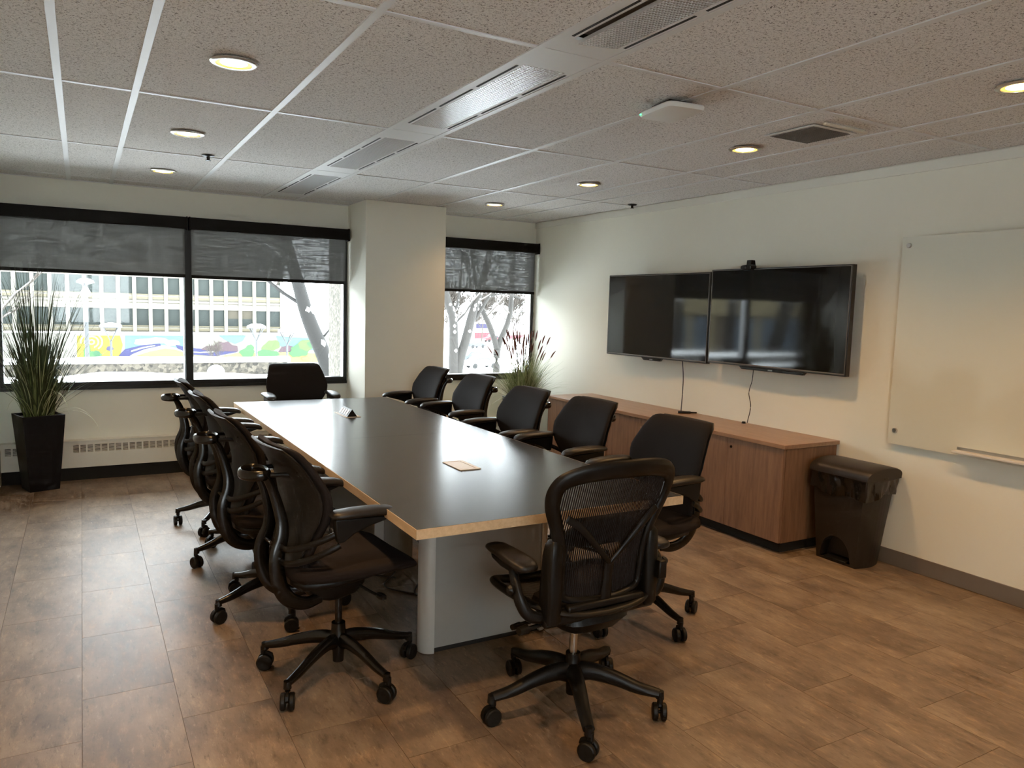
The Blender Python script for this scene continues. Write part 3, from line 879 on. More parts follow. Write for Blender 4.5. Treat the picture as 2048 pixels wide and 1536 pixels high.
bb.build('body', M['binp'], t)
MB().prism([(4.075, .012), (4.15, .020), (4.15, .032), (4.078, .024)], 'y', 2.93, 3.09).build('pedal', M['plastic'], t, bevel=.003)
# liner: crumpled skirt round the rim
rr = random.Random(3)
NR = 120
rows = []
cx_, cy_ = 4.2, 3.0
Lp = bin_loop(4.048, 4.352, 2.806, 3.197, .57)
seg = [math.dist(Lp[i][:2], Lp[(i + 1) % len(Lp)][:2]) for i in range(len(Lp))]
tot = sum(seg); pts = []
for k in range(NR):
    d = tot * k / NR; i = 0
    while i < len(seg) - 1 and d > seg[i]:
        d -= seg[i]; i += 1
    fr = d / max(seg[i], 1e-6); a_, b_ = Lp[i], Lp[(i + 1) % len(Lp)]
    pts.append((sm(a_[0], b_[0], fr), sm(a_[1], b_[1], fr)))
ph = [rr.uniform(0, 6.28) for _ in range(6)]
for j, z in enumerate((.574, .555, .53, .505, .48, .462)):
    row = []
    for k, (x, y) in enumerate(pts):
        a = 2 * math.pi * k / NR
        cr = .005 + .006 * (j + .5) / 5 * (math.sin(9 * a + ph[0] + j * .5) + .7 * math.sin(17 * a + ph[1] - j * .8) + .5 * math.sin(31 * a + ph[2] + j)) + rr.uniform(-.0015, .0015)
        d = Vector((x - cx_, y - cy_)); d.normalize()
        k2 = 1 - .010 * j
        zz = z - (.030 * math.sin(a + 2.2) + .012 * math.sin(5 * a + 1) if j > 2 else 0) * (j - 2) / 3
        row.append((cx_ + (x - cx_) * k2 + d.x * (cr + .004), cy_ + (y - cy_) * k2 + d.y * (cr + .004), zz))
    rows.append(row)
MB().loft(rows, cap=False).build('liner_bag', M['bag'], t, smooth=70)
# lid: bowed top running along y
rows = []
for y, s in ((2.79, .90), (2.80, .97), (2.85, 1), (3.0, 1), (3.15, 1), (3.195, .97), (3.205, .9)):
    row = []
    for k in range(15):
        a = math.pi * k / 14
        row.append((4.2 - .165 * math.cos(a), y - (.02 * math.sin(a) if y < 2.84 else 0), .570 + .072 * s * math.sin(a) ** .8))
    row += [(4.2 + .165 - .33 * k / 6, y - (.02 * math.sin(math.pi * k / 6) if y < 2.84 else 0), .560) for k in range(7)]
    rows.append(row)
MB().loft(rows).build('lid', M['binp'], t, smooth=45)

# ================================================================ chairs
def caster_bm(r=.033):
    b = MB()
    for s in (-1, 1):
        b.lathe([(.004, s * .006), (r - .004, s * .006), (r, s * .010), (r, s * .022), (r - .004, s * .026), (r * .55, s * .027), (.004, s * .024)], (0, 0, r), 20, 'x')
    b.cyl((-.022, 0, r), (.022, 0, r), .007, n=10)
    # hood and stem
    pts = [(-.020, .036), (-.034, .050), (-.030, .066), (-.012, .076), (.012, .078), (.016, .060), (.004, .046)]
    b.prism(pts, 'x', -.0055, .0055)
    b.cyl((0, .008, .070), (0, .008, .098), .011, n=12)
    return b

def star_base(t, rot, rad, legmat, leg_w=.017, leg_h=.019, hub_r=.032):
    """five legs and five casters; rot = world angle of the first leg"""
    lg = MB()
    pth = smooth_path([(.018, 0, .150), (.07, 0, .158), (.16, 0, .143), (.25, 0, .116), (rad - .004, 0, .104)], 4)
    N = len(pth)
    lg.sweep(pth, [sm(leg_w * 1.4, leg_w * .9, i / (N - 1)) for i in range(N)], [sm(leg_h * 1.75, leg_h * .75, i / (N - 1)) for i in range(N)], n=10)
    lg.cyl((rad, 0, .085), (rad, 0, .114), .016, .014, n=14)
    lme = lg.mesh('leg', legmat, 40)
    cme = caster_bm().mesh('caster', M['rubber'], 40)
    cr = random.Random(int(rot * 100))
    for k in range(5):
        a = math.radians(rot + 72 * k)
        link_mesh('leg', lme, t, (0, 0, 0), a)
        c = link_mesh('caster', cme, t, (rad * math.cos(a), rad * math.sin(a), 0), cr.uniform(0, 6.28))
    MB().lathe([(.0005, .060), (.022, .060), (.024, .110), (.034, .115), (.036, .165), (.030, .185), (.028, .225), (.0005, .225)], n=24).build('hub', legmat, t, smooth=40, world=False)

YC = [(.50, -.225), (.52, -.222), (.57, -.212), (.64, -.192), (.70, -.180), (.77, -.180), (.84, -.196), (.93, -.238), (1.0, -.288), (1.02, -.302)]
WZ = [(.505, .125), (.515, .150), (.56, .168), (.62, .184), (.68, .210), (.74, .246), (.80, .262), (.85, .260), (.93, .236), (.975, .221), (.99, .214), (.998, .200), (1.003, .17)]
def task_chair():
    t = thing('task_chair', (0, 0, 0))
    # backrest cushion
    rows = []
    for z in (.505, .51, .52, .54, .57, .60, .63, .66, .69, .72, .75, .78, .81, .84, .87, .90, .93, .955, .975, .988, .996, 1.001):
        w = interp(WZ, z); th = .026 * min(1, ((z - .495) / .03) ** .5) * min(1, ((1.006 - z) / .03) ** .5)
        rows.append([(x, interp(YC, z) + .042 * (x / .26) ** 2 + y + .006, z) for x, y in superloop(w, th, 28, .5, .75)])
    MB().loft(rows).build('backrest', M['fabric'], t, smooth=70, world=False)
    # plastic shell behind it, with its flared top lip
    rows = []
    for z in (.545, .56, .60, .64, .68, .72, .76, .80, .84, .88, .92, .95, .975, .985, .992, .997, 1.0):
        w = interp(WZ, min(z, .975)) - .010 - (max(0, z - .975) * 1.2)
        lip = -.10 * max(0, z - .955)
        rows.append([(x, interp(YC, z) + .042 * (x / .26) ** 2 + y - .021 + lip, z) for x, y in superloop(w, .008, 28, .5, .6)])
    sh = MB().loft(rows).build('back_shell', M['shell'], t, smooth=70, world=False)
    for s in (-1, 1):
        MB().lathe([(.0005, -.0035), (.006, -.003), (.006, .003), (.0005, .003)], (s * .175, -.236, .915), 12, 'y').build('screw_cap', M['gloss'], sh, world=False)
    # seat
    rows = []
    for y, w, zc, th in ((-.252, .13, .512, .010), (-.240, .18, .511, .024), (-.215, .210, .508, .034), (-.15, .232, .505, .037), (-.05, .245, .503, .038), (.06, .249, .503, .037), (.14, .248, .503, .034), (.20, .242, .500, .029), (.235, .228, .493, .022), (.252, .205, .486, .013), (.257, .18, .483, .006)):
        rows.append([(x, y, zc + z + .010 * (x / .25) ** 2 - .004) for x, z in superloop(w, th, 28, .45, .7)])
    MB().loft(rows).build('seat', M['seatfab'], t, smooth=70, world=False)
    rows = []
    for y, w, z0, z1 in ((-.235, .10, .455, .48), (-.20, .15, .430, .485), (-.08, .17, .425, .48), (.06, .16, .440, .48), (.15, .14, .455, .478), (.20, .11, .468, .478)):
        rows.append([(x, y, (z0 + z1) / 2 + z) for x, z in superloop(w, (z1 - z0) / 2, 20, .5, .6)])
    MB().loft(rows).build('seat_pan', M['plastic'], t, smooth=60, world=False)
    # mechanism
    rows = []
    for z, w, d in ((.335, .030, .030), (.345, .05, .05), (.365, .075, .10), (.40, .085, .13), (.44, .085, .12)):
        rows.append([(x, y - .03, z) for x, y in superloop(w, d, 20, .5, .6)])
    MB().loft(rows).build('mechanism', M['plastic'], t, smooth=50, world=False)
    lv = MB().sweep(smooth_path([(.06, .05, .40), (.13, .09, .375), (.18, .11, .37)], 4), .006, n=8)
    lv.loft([[(.17 + x, .11 + y, z) for x, y in superloop(.032, .016, 14, .8, .8)] for z in (.364, .374)])
    lv.build('lever', M['plastic'], t, smooth=40, world=False)
    MB().lathe([(.0005, .200), (.0145, .200), (.0145, .345), (.0005, .345)], n=20).build('gas_column', M['gloss'], t, smooth=40, world=False)
    # yoke: two curved struts joined by a loop handle behind the back
    for s in (-1, 1):
        p = smooth_path([(s * .060, -.10, .372), (s * .075, -.165, .366), (s * .085, -.228, .392), (s * .092, -.268, .445), (s * .094, -.285, .520), (s * .090, -.282, .585), (s * .080, -.262, .645), (s * .070, -.258, .700), (s * .062, -.272, .770), (s * .060, -.292, .835), (s * .066, -.315, .880)], 5)
        N = len(p)
        wid = [interp([(0, .024), (.25, .030), (.5, .030), (.7, .024), (1, .015)], i / (N - 1)) for i in range(N)]
        MB().sweep(p, wid, [.0115] * N, n=12, up=(1, 0, 0)).build('yoke_strut', M['gloss'], t, smooth=50, world=False)
        MB().cyl((s * .02, -.272, .600), (s * .094, -.272, .600), .006, n=10).build('strut_pin', M['chrome'], t, smooth=40, world=False)
    ring = [(.075 * math.cos(a), -.342 + .048 * math.sin(a) + .010 * math.cos(a) ** 2, .888) for a in [2 * math.pi * k / 36 for k in range(36)]]
    MB().sweep(ring, .010, .019, n=12, loop=True).build('loop_handle', M['gloss'], t, smooth=50, world=False)
    for s in (-1, 1):
        MB().sweep([(s * .07, -.300, .886), (s * .085, -.262, .888), (s * .09, -.235, .885)], .009, n=8).build('pivot_bracket', M['plastic'], t, smooth=40, world=False)
    # arms
    for s in (-1, 1):
        rows = []
        for y, w, zc, th in ((-.146, .018, .757, .006), (-.140, .032, .757, .011), (-.115, .043, .758, .015), (-.05, .047, .758, .017), (.03, .046, .756, .017), (.09, .041, .750, .017), (.118, .035, .743, .017), (.131, .026, .738, .014), (.138, .016, .735, .009), (.140, .008, .734, .004)):
            rows.append([(s * .268 + x, y, zc + z) for x, z in superloop(w, th, 18, .7, .8)])
        pad = MB().loft(rows).build('arm_pad', M['pad'], t, smooth=70, world=False)
        MB().prism([(-.132, .744), (.112, .730), (.070, .716), (0.0, .700), (-.055, .680), (-.095, .655), (-.118, .652), (-.128, .685)], 'x', s * .268 - .017, s * .268 + .017).build('arm_bracket', M['plastic'], pad, world=False, bevel=.005)
        for (z0, z1) in ((.617, .690), (.562, .640)):
            p = smooth_path([(s * .095, -.268, z0 - .004), (s * .150, -.262, z0), (s * .205, -.215, sm(z0, z1, .25)), (s * .250, -.15, sm(z0, z1, .7)), (s * .266, -.105, z1)], 5)
            MB().sweep(p, .0075, .0125, n=10).build('arm_link', M['plastic'], pad, smooth=50, world=False)
    return t

CHAIRS = [  # x, y, facing angle of +y axis from world +y (deg, ccw), star rotation, label
    (0.89, 2.96, -84, 145, 'dark task chair nearest on the left side of the table, seen whole from behind'),
    (0.835, 3.78, -87, 195, 'dark task chair second from the camera on the left side of the table'),
    (0.84, 4.635, -89, 196, 'dark task chair third from the camera on the left side of the table'),
    (0.835, 5.40, -91, 163, 'dark task chair farthest on the left side of the table, near the heater'),
    (1.60, 6.41, 180, 20, 'dark task chair at the far head of the table, back against the window'),
    (2.42, 6.03, 90, 30, 'dark task chair farthest on the right side, standing before the column'),
    (2.46, 5.27, 90, 50, 'dark task chair second farthest on the right side, before the narrow window'),
    (2.365, 4.335, 90, 10, 'dark task chair in the middle of the right side, before the red-plumed grass'),
    (2.42, 3.69, 90, 40, 'dark task chair fourth from the window on the right side of the table'),
    (2.385, 2.88, 90, 273, 'dark task chair nearest on the right side, partly behind the mesh chair'),
]
proto = task_chair()
for i, (x, y, ang, st, lb) in enumerate(CHAIRS):
    c = copy_tree(proto) if i < len(CHAIRS) - 1 else proto
    c.location = (x, y, 0); c.rotation_euler = (0, 0, math.radians(ang))
    tag(c, lb, 'chair', 'dark task chairs around the table')
for c in [o for o in bpy.data.objects if o.name.startswith('task_chair')]:
    for (x, y, ang, st, lb) in CHAIRS:
        if c['label'] == lb:
            star_base(c, st - ang, .315, M['gloss'])

# ---------------------------------------------------------------- mesh chair at the near end
AC = (1.612, 2.300)
t = thing('mesh_chair', (*AC, 0), 'black mesh-back office chair at the near end of the table', 'chair', rz=math.radians(1))
AY = [(.47, -.165), (.55, -.170), (.65, -.180), (.75, -.200), (.85, -.232), (.95, -.264), (1.03, -.285)]
def ay(x, z):
    return interp(AY, z) + .055 * (x / .28) ** 2
half = [(0, 1.030), (.06, 1.030), (.12, 1.026), (.175, 1.017), (.222, 1.001), (.256, .978), (.275, .945), (.280, .905), (.272, .86), (.255, .815), (.236, .77), (.218, .72), (.206, .66), (.200, .60), (.194, .55), (.178, .515), (.14, .497), (.07, .489), (0, .487)]
sp = smooth_path([(x, z, 0) for x, z in half], 4)
half = [(p.x, p.y) for p in sp]
outer = half + [(-x, z) for x, z in half[-2:0:-1]]
NO = len(outer)
inner = []
for i, (x, z) in enumerate(outer):
    a, b = outer[i - 1], outer[(i + 1) % NO]
    tx, tz = b[0] - a[0], b[1] - a[1]
    l = math.hypot(tx, tz); nx_, nz_ = tz / l, -tx / l
    if nx_ * (0 - x) + nz_ * (.76 - z) < 0:
        nx_, nz_ = -nx_, -nz_
    wd = interp([(.49, .026), (.56, .036), (.70, .042), (.85, .048), (.95, .058), (1.03, .070)], z)
    inner.append((x + nx_ * wd, z + nz_ * wd))
rows = []
for (xo, zo), (xi, zi) in zip(outer, inner):
    xm, zm = (xo + xi) / 2, (zo + zi) / 2
    sec = []
    for (f, d) in ((0, 0), (.10, -.012), (.35, -.017), (.70, -.014), (.95, -.006), (1, .002), (.9, .008), (.5, .013), (.12, .011)):
        x = sm(xo, xi, f); z = sm(zo, zi, f)
        sec.append((x, ay(x, z) + d, z))
    rows.append(sec)
rows.append(rows[0])
MB().loft(rows, cap=False).build('back_frame', M['plastic'], t, smooth=60, world=False)
# suspension mesh of the back: vertical bands
mb = MB()
def zrange(x):
    zs = []
    for (x0, z0), (x1, z1) in zip(inner, inner[1:] + inner[:1]):
        if (x0 - x) * (x1 - x) < 0:
            zs.append(z0 + (z1 - z0) * (x - x0) / (x1 - x0))
    return (min(zs), max(zs)) if len(zs) >= 2 else None
x = -.240
while x < .241:
    zr = zrange(x + 1e-5)
    if zr:
        n = 14
        L = []
        for k in range(n + 1):
            z = sm(zr[0] - .006, zr[1] + .006, k / n)
            hw_ = interp([(.62, .0036), (.72, .0029)], z)
            for dx, dy in ((-hw_, .0015), (0, -.0005), (hw_, .0015)):
                L.append((x + dx, ay(x, z) + .002 + dy, z))
        b0 = len(mb.v); mb.v += L
        for k in range(n):
            for q in (0, 1):
                mb.face((b0 + 3 * k + q, b0 + 3 * k + q + 1, b0 + 3 * k + q + 4, b0 + 3 * k + q + 3))
    x += .0078
tag(mb.build('back_mesh', M['fabric'], t, world=False), kind='stuff')
# lumbar pad in front of the mesh, Y-shaped support behind
rows = []
for k in range(15):
    xx = -.185 + .37 * k / 14
    hh = .052 * max(.05, 1 - (abs(xx) / .19) ** 2.5) ** .6
    rows.append([(xx, ay(xx, .735) + .022 + py, .735 + pz + .02 * (1 - (xx / .19) ** 2)) for pz, py in superloop(hh, .010, 14, .8, .8)])
MB().loft(rows).build('lumbar_pad', M['plastic'], t, smooth=60, world=False)
yk = MB()
for s in (-1, 1):
    p = smooth_path([(0, -.200, .640), (s * .03, -.206, .672), (s * .09, -.214, .735), (s * .145, -.218, .790), (s * .195, -.210, .825)], 4)
    yk.sweep(p, [sm(.010, .014, i / (len(p) - 1)) for i in range(len(p))], .008, n=10, up=(0, 1, 0))
yk.sweep([(0, -.200, .655), (0, -.193, .58), (0, -.185, .50)], [.022, .018, .026], .008, n=10, up=(0, 1, 0))
yk.build('back_support', M['plastic'], t, smooth=50, world=False)
MB().box(-.17, .17, -.20, -.168, .478, .505).build('lower_bar', M['plastic'], t, world=False, bevel=.008)
for s in (-1, 1):
    rows = []
    for z, w, d, yy in ((.440, .022, .030, -.150), (.455, .030, .040, -.150), (.55, .030, .040, -.150), (.68, .028, .034, -.155), (.725, .024, .028, -.160), (.74, .014, .018, -.160)):
        rows.append([(s * .215 + x_, yy + y_, z) for x_, y_ in superloop(w, d, 16, .5, .5)])
    MB().loft(rows).build('side_carrier', M['plastic'], t, smooth=50, world=False)
# seat frame, seat mesh
so = superloop(.265, .235, 48, .5, .6)
ring = [(x_ * (1 - .08 * max(0, -y_) / .235), y_ + .035, .462 + .030 * (x_ / .265) ** 2 - .5 * max(0, y_ - .13) ** 2 * 3) for x_, y_ in so]
MB().sweep(ring, .020, .013, n=10, loop=True).build('seat_frame', M['plastic'], t, smooth=50, world=False)
sb = MB()
for k in range(54):
    y_ = -.185 + k * .0078
    hw = .265 * max(0.02, 1 - (abs(y_) / .235) ** (2 / .6)) ** (.25) * .93
    L = []
    for j in range(9):
        xx = sm(-hw, hw, j / 8)
        zz = .458 + .028 * (xx / .265) ** 2 - .010 * (1 - (xx / .265) ** 2) - 1.5 * max(0, y_ - .13) ** 2
        L.append((xx, y_ + .035, zz))
    b0 = len(sb.v)
    for (xx, yy, zz) in L:
        sb.v += [(xx, yy - .0027, zz), (xx, yy + .0027, zz)]
    for j in range(8):
        sb.face((b0 + 2 * j, b0 + 2 * j + 2, b0 + 2 * j + 3, b0 + 2 * j + 1))
tag(sb.build('seat_mesh', M['fabric'], t, world=False), kind='stuff')
# tilt mechanism and knobs
rows = []
for z, w, d in ((.325, .032, .032), (.34, .07, .07), (.37, .12, .13), (.41, .16, .16), (.440, .15, .15)):
    rows.append([(x_, y_ - .02, z) for x_, y_ in superloop(w, d, 20, .5, .6)])
MB().loft(rows).build('tilt_mechanism', M['plastic'], t, smooth=50, world=False)
MB().box(-.245, .245, -.17, -.11, .425, .47).build('rear_crossbar', M['plastic'], t, world=False, bevel=.012)
for (p0, p1, r) in (((-.24, -.13, .430), (-.31, -.14, .430), .017), ((-.16, -.02, .40), (-.285, -.05, .405), .012)):
    b = MB().cyl(p0, p1, .008, n=10); d = (Vector(p1) - Vector(p0)).normalized()
    b.cyl(Vector(p1) - d * .01, Vector(p1) + d * .028, r, r * .85, n=14)
    b.build('adjust_knob', M['plastic'], t, smooth=40, world=False)
b = MB().sweep(smooth_path([(.16, .0, .40), (.25, .0, .39), (.30, .02, .385)], 4), .007, n=8)
b.build('tilt_lever', M['plastic'], t, smooth=40, world=False)
MB().lathe([(.0005, .185), (.0155, .185), (.0155, .335), (.0005, .335)], n=20).build('gas_column', M['chrome'], t, smooth=40, world=False)
for s in (-1, 1):
    post = MB().sweep(smooth_path([(s * .235, -.135, .455), (s * .290, -.135, .475), (s * .318, -.12, .52), (s * .322, -.09, .575), (s * .312, -.055, .612)], 5), .017, .022, n=12).build('arm_post', M['plastic'], t, smooth=50, world=False)
    MB().lathe([(.0005, 0), (.016, .002), (.018, .012), (.012, .022), (.0005, .024)] if s > 0 else [(.0005, 0), (.016, -.002), (.018, -.012), (.012, -.022), (.0005, -.024)], (s * .338, -.10, .565), 14, 'x').build('arm_knob', M['plastic'], post, smooth=40, world=False)
    rows = []
    for y_, w, zc, th in ((-.150, .020, .646, .008), (-.143, .036, .646, .014), (-.11, .047, .648, .018), (-.03, .048, .650, .018), (.05, .044, .650, .017), (.11, .040, .648, .016), (.145, .032, .644, .013), (.158, .016, .641, .007)):
        rows.append([(s * (.302 - .06 * (y_ + .15)) + x_, y_, zc + z_) for x_, z_ in superloop(w, th, 18, .7, .75)])
    MB().loft(rows).build('arm_pad', M['pad'], t, smooth=70, world=False)
    MB().prism([(-.11, .634), (.10, .634), (.085, .618), (.02, .606), (-.08, .606)], 'x', s * .302 - .02, s * .302 + .02).build('pad_carrier', M['plastic'], t, world=False, bevel=.006)
    if s > 0:
        MB().box(.225, .262, -.215, -.165, .545, .615).build('height_latch', M['plastic'], t, world=False, bevel=.006)
star_base(t, 30 - 1, .335, M['plastic'], leg_w=.024, leg_h=.023)

# ================================================================ plants
def blade(b, base, ang, length, lean, droop, w, seg=9, m=0, fold=.35):
    """arching grass blade"""
    p = Vector(base); d = Vector((math.cos(ang), math.sin(ang), 0)); side = Vector((-d.y, d.x, 0))
    el = math.pi / 2 - lean
    b0 = len(b.v)
    st = length / seg
    for i in range(seg + 1):
        s = i / seg
        ww = w * (1 - s) ** .6 * min(1, .5 + 3 * s) + .0005
        up = Vector((-d.x * math.sin(el), -d.y * math.sin(el), math.cos(el)))
        b.v += [tuple(p - side * ww), tuple(p - up * ww * fold), tuple(p + side * ww)]
        e = el - droop * s * s
        p = p + (d * math.cos(e) + Vector((0, 0, 1)) * math.sin(e)) * st
        el = el
    for i in range(seg):
        for q in (0, 1):
            b.face((b0 + 3 * i + q, b0 + 3 * i + q + 1, b0 + 3 * i + 3 + q + 1, b0 + 3 * i + 3 + q), m)

def square_pot(t, hb, ht, h, rz):
    def sq(s, z, i=0):
        return [(-s, -s, z), (s, -s, z), (s, s, z), (-s, s, z)]
    MB().loft([sq(ht - .016, h - .03), sq(ht - .012, h), sq(ht, h), sq(hb, 0)]).build('planter', M['pot'], t, world=False, bevel=.002)
    MB().box(-ht + .017, ht - .017, -ht + .017, ht - .017, h - .035, h - .022).build('soil', M['soil'], t, world=False)

t = thing('potted_grass', (-.320, 6.985, 0), 'tall dark green ornamental grass in a tapered black planter by the left window', 'plant', rz=math.radians(18))
square_pot(t, .105, .148, .60, 0)
g = random.Random(11)
def clump(n, zb, lmin, lmax, lean, droop, w, mats, name, mat, spread=.09, bias=None):
    b = MB()
    for k in range(n):
        a = g.choice((0, math.pi, -math.pi / 2, g.uniform(0, 6.28))) + g.uniform(-.7, .7); r = spread * math.sqrt(g.random())
        l = g.uniform(lmin, lmax)
        for _try in range(12):
            n0, f0 = len(b.v), len(b.f)
            blade(b, (r * math.cos(a), r * math.sin(a), zb), a + g.uniform(-.6, .6), l, abs(g.gauss(0, lean)) + .02, g.uniform(0, droop), w * g.uniform(.7, 1.2))
            cz, sz = math.cos(t.rotation_euler[2]), math.sin(t.rotation_euler[2])
            ok = all(XL + .01 < t.location.x + cz * p[0] - sz * p[1] < R - .02 and t.location.y + sz * p[0] + cz * p[1] < W - .125 for p in b.v[n0:])
            if ok:
                break
            del b.v[n0:]; del b.f[f0:]; del b.m[f0:]
            a += g.uniform(.3, 1.5)
    o = b.build(name, M[mat], t, world=False)
    return tag(o, kind='stuff')
clump(210, .57, .65, 1.22, .24, .55, .0042, None, 'tall_blades', 'grass_d', .07)
clump(190, .57, .35, .80, .30, .8, .0075, None, 'broad_blades', 'grass_d', .09)
clump(90, .57, .30, .62, .30, 1.1, .006, None, 'mid_blades', 'grass_m', .10)
clump(46, .57, .40, .85, .5, 2.4, .0026, None, 'arching_blades', 'grass_p', .09)
b = MB()
for (dx, dy, hh) in ((-.05, .0, .42), (.02, -.03, .50), (.06, .02, .40), (-.01, .05, .46), (-.07, -.04, .33), (.03, .06, .36), (.08, -.05, .30)):
    p = smooth_path([(dx, dy, .57), (dx * 1.2, dy * 1.2, .57 + hh * .5), (dx * 1.5, dy * 1.5, .57 + hh)], 4)
    b.sweep(p, [sm(.018, .006, i / (len(p) - 1)) for i in range(len(p))], n=7)
b.build('stems', M['grass_m'], t, smooth=50, world=False)

t = thing('potted_grass', (3.945, 6.72, 0), 'bushy green grass with red plumes and twisted twigs in the far right corner', 'plant')
square_pot(t, .11, .15, .62, 0)
clump(300, .59, .28, .60, .50, 1.5, .0032, None, 'fine_blades', 'grass_p', .11)
clump(240, .59, .25, .55, .42, 1.2, .0042, None, 'green_blades', 'grass_m', .11)
b = MB(); pl = MB()
for k in range(40):
    a = g.uniform(0, 6.28); ln = g.uniform(.03, .50); l = g.uniform(.42, .66)
    d = Vector((math.cos(a) * math.sin(ln), math.sin(a) * math.sin(ln), math.cos(ln)))
    p0 = Vector((.05 * math.cos(a), .05 * math.sin(a), .59)); p1 = p0 + d * l * .7; p2 = p0 + d * l + Vector((d.x, d.y, -.1)) * .04
    b.sweep([p0, p1, p2], [.0016, .0012, .001], n=5)
    q = p2 + (d + Vector((0, 0, -.25))).normalized() * g.uniform(.08, .13)
    pl.sweep(smooth_path([p2, (p2 + q) / 2 + Vector((0, 0, .008)), q], 3), [.003, .0065, .008, .0075, .0065, .004, .001], n=6)
b.build('plume_stalks', M['grass_m'], t, world=False)
tag(pl.build('red_plumes', M['plume'], t, smooth=60, world=False), kind='stuff')
b = MB()
for k in range(11):
    a = g.uniform(0, 6.28); l = g.uniform(.60, .95)
    P = [Vector((.03 * math.cos(a), .03 * math.sin(a), .59))]
    n = 12
    for i in range(n):
        s = (i + 1) / n
        P.append(Vector((.03 * math.cos(a) + .07 * s * math.cos(a) + g.uniform(-.018, .018), .03 * math.sin(a) + .07 * s * math.sin(a) + g.uniform(-.018, .018), .59 + l * s)))
    p = smooth_path(P, 3)
    b.sweep(p, [sm(.006, .002, i / (len(p) - 1)) for i in range(len(p))], n=5)
b.build('curly_twigs', M['twig'], t, smooth=60, world=False)

# ================================================================ outside
GZ = -6.0
tag(MB().box(-160, 320, 7.6, 420, GZ - .5, GZ).build('ground_snow', M['snow']), kind='structure')
# terrace with parapet close to the building
tag(MB().box(-24, 3.35, 7.42, 13.3, .05, .30).build('terrace_snow', M['snow']), kind='structure')
tag(MB().box(-24, 3.35, 7.42, 13.3, GZ, .045).build('terrace_wall', M['concrete']), kind='structure')
tag(MB().box(CXL - .012, CXR + .01, W + .165, W + .60, GZ, 6.0).build('column_outside', M['concrete_lit'], bevel=.01), kind='structure')
t = thing('parapet_wall', (-6, 13.1, .30), 'low aggregate concrete parapet capped with snow outside the wide window', 'wall')
pw = MB().box(-24, 3.0, 13.0, 13.3, -.2, .525)
pw.build('concrete', M['concrete'], t)
rows = []
for k in range(40):
    x = -24 + 27.05 * k / 39
    hh = .085 + .012 * math.sin(x * 2.1) + .008 * math.sin(x * 5.3)
    rows.append([(x, 12.96, .525), (x, 12.95, .525 + hh * .55), (x, 13.02, .525 + hh * .95), (x, 13.15, .525 + hh), (x, 13.28, .525 + hh * .9), (x, 13.34, .525 + hh * .5), (x, 13.33, .525)])
MB().loft(rows).build('snow_cap', M['snow'], t, smooth=60)
rows = []
sr = random.Random(5)
for k in range(60):
    x = -24 + 27.0 * k / 59
    hh = .06 + .03 * math.sin(x * 1.7 + .5) + .02 * math.sin(x * 4.1)
    rows.append([(x, 12.4, .30), (x, 12.6, .30 + hh * .4), (x, 12.85, .30 + hh * .9), (x, 13.0, .30 + hh), (x, 13.0, .29)])
MB().loft(rows).build('snow_drift', M['snow'], t, smooth=60)
rows = [[(1.58 + .118 * s * math.cos(a), 11.0 + .118 * s * math.sin(a), z) for a in [2 * math.pi * k / 20 for k in range(20)]] for s, z in ((1.0, .30), (1.0, .52), (.93, .57), (.78, .605), (.5, .632), (.2, .642), (.02, .644))]
tag(MB().loft(rows).build('snow_covered_bollard', M['snow'], None, smooth=60), 'rounded snow-covered bollard on the terrace outside the window', 'bollard')

# ---- office building across the street
BY = 85.0
t = thing('office_building', (4, BY, GZ), 'cream office building with rows of dark windows across the street', 'building')
PX0, PITCH, WN = -15.44, 1.445, 24           # window column 10 starts at -0.99
bx0, bx1 = PX0 - .36, PX0 + WN * PITCH - .02
bot, top_ = -2.28, 12.2
rowsz = [(-1.25, .43), (1.92, 3.59), (5.12, 6.78), (8.32, 9.98)]
wl = MB()
wl.box(bx0, bx1, BY + .45, BY + 14, GZ, top_)                 # core behind the facade
wl.build('core', M['cream2'], t)
fl = MB()
zs = [bot] + [z for r in rowsz for z in r] + [top_]
for a, b in zip(zs[0::2], zs[1::2]):
    fl.box(bx0, bx1, BY, BY + .44, a, b)
fl.build('spandrel_bands', M['cream2'], t)
pm = MB().box(-.17, .17, -.16, .20, bot, top_).mesh('pier', M['cream2'])
for k in range(WN + 1):
    link_mesh('pier', pm, t, (PX0 + k * PITCH - .19 - t.location.x, 0, -GZ))
for (z0, z1) in rowsz:
    lm = MB().box(bx0, bx1, BY - .10, BY - .002, z0 - .50, z0 - .28); lm.build('sill_band', M['cream'], t)
    MB().box(bx0, bx1, BY - .06, BY - .002, z0 - .60, z0 - .56).build('joint_line', M['shade'], t)
    MB().box(bx0, bx1, BY - .06, BY - .002, z1 + .60, z1 + .66).build('joint_line', M['shade'], t)
pme = MB().box(-.01, 1.085, .12, .18, 0, 1.67).mesh('window_pane', M['pane'])
sme = MB().box(-.04, 1.115, -.12, .13, -.10, -.005).mesh('window_sill', M['cream'])
fme = MB().box(.0, 1.07, .10, .118, .80, 1.66).mesh('window_shade', M['shade'])
for r, (z0, z1) in enumerate(rowsz):
    for k in range(WN):
        w_ = link_mesh('window_pane', pme, t, (PX0 + k * PITCH - t.location.x, 0, z0 - GZ + .005))
        link_mesh('window_sill', sme, w_)
        if r == 0 and k in (20, 21):
            link_mesh('window_shade', fme, w_)
MB().box(bx0 - .5, bx1 + .3, BY - .4, BY + 14, top_, top_ + .6).build('roof_edge', M['cream'], t)
MB().box(bx0, bx1, BY + .1, BY + .44, bot - .25, bot).build('soffit', M['shade'], t)

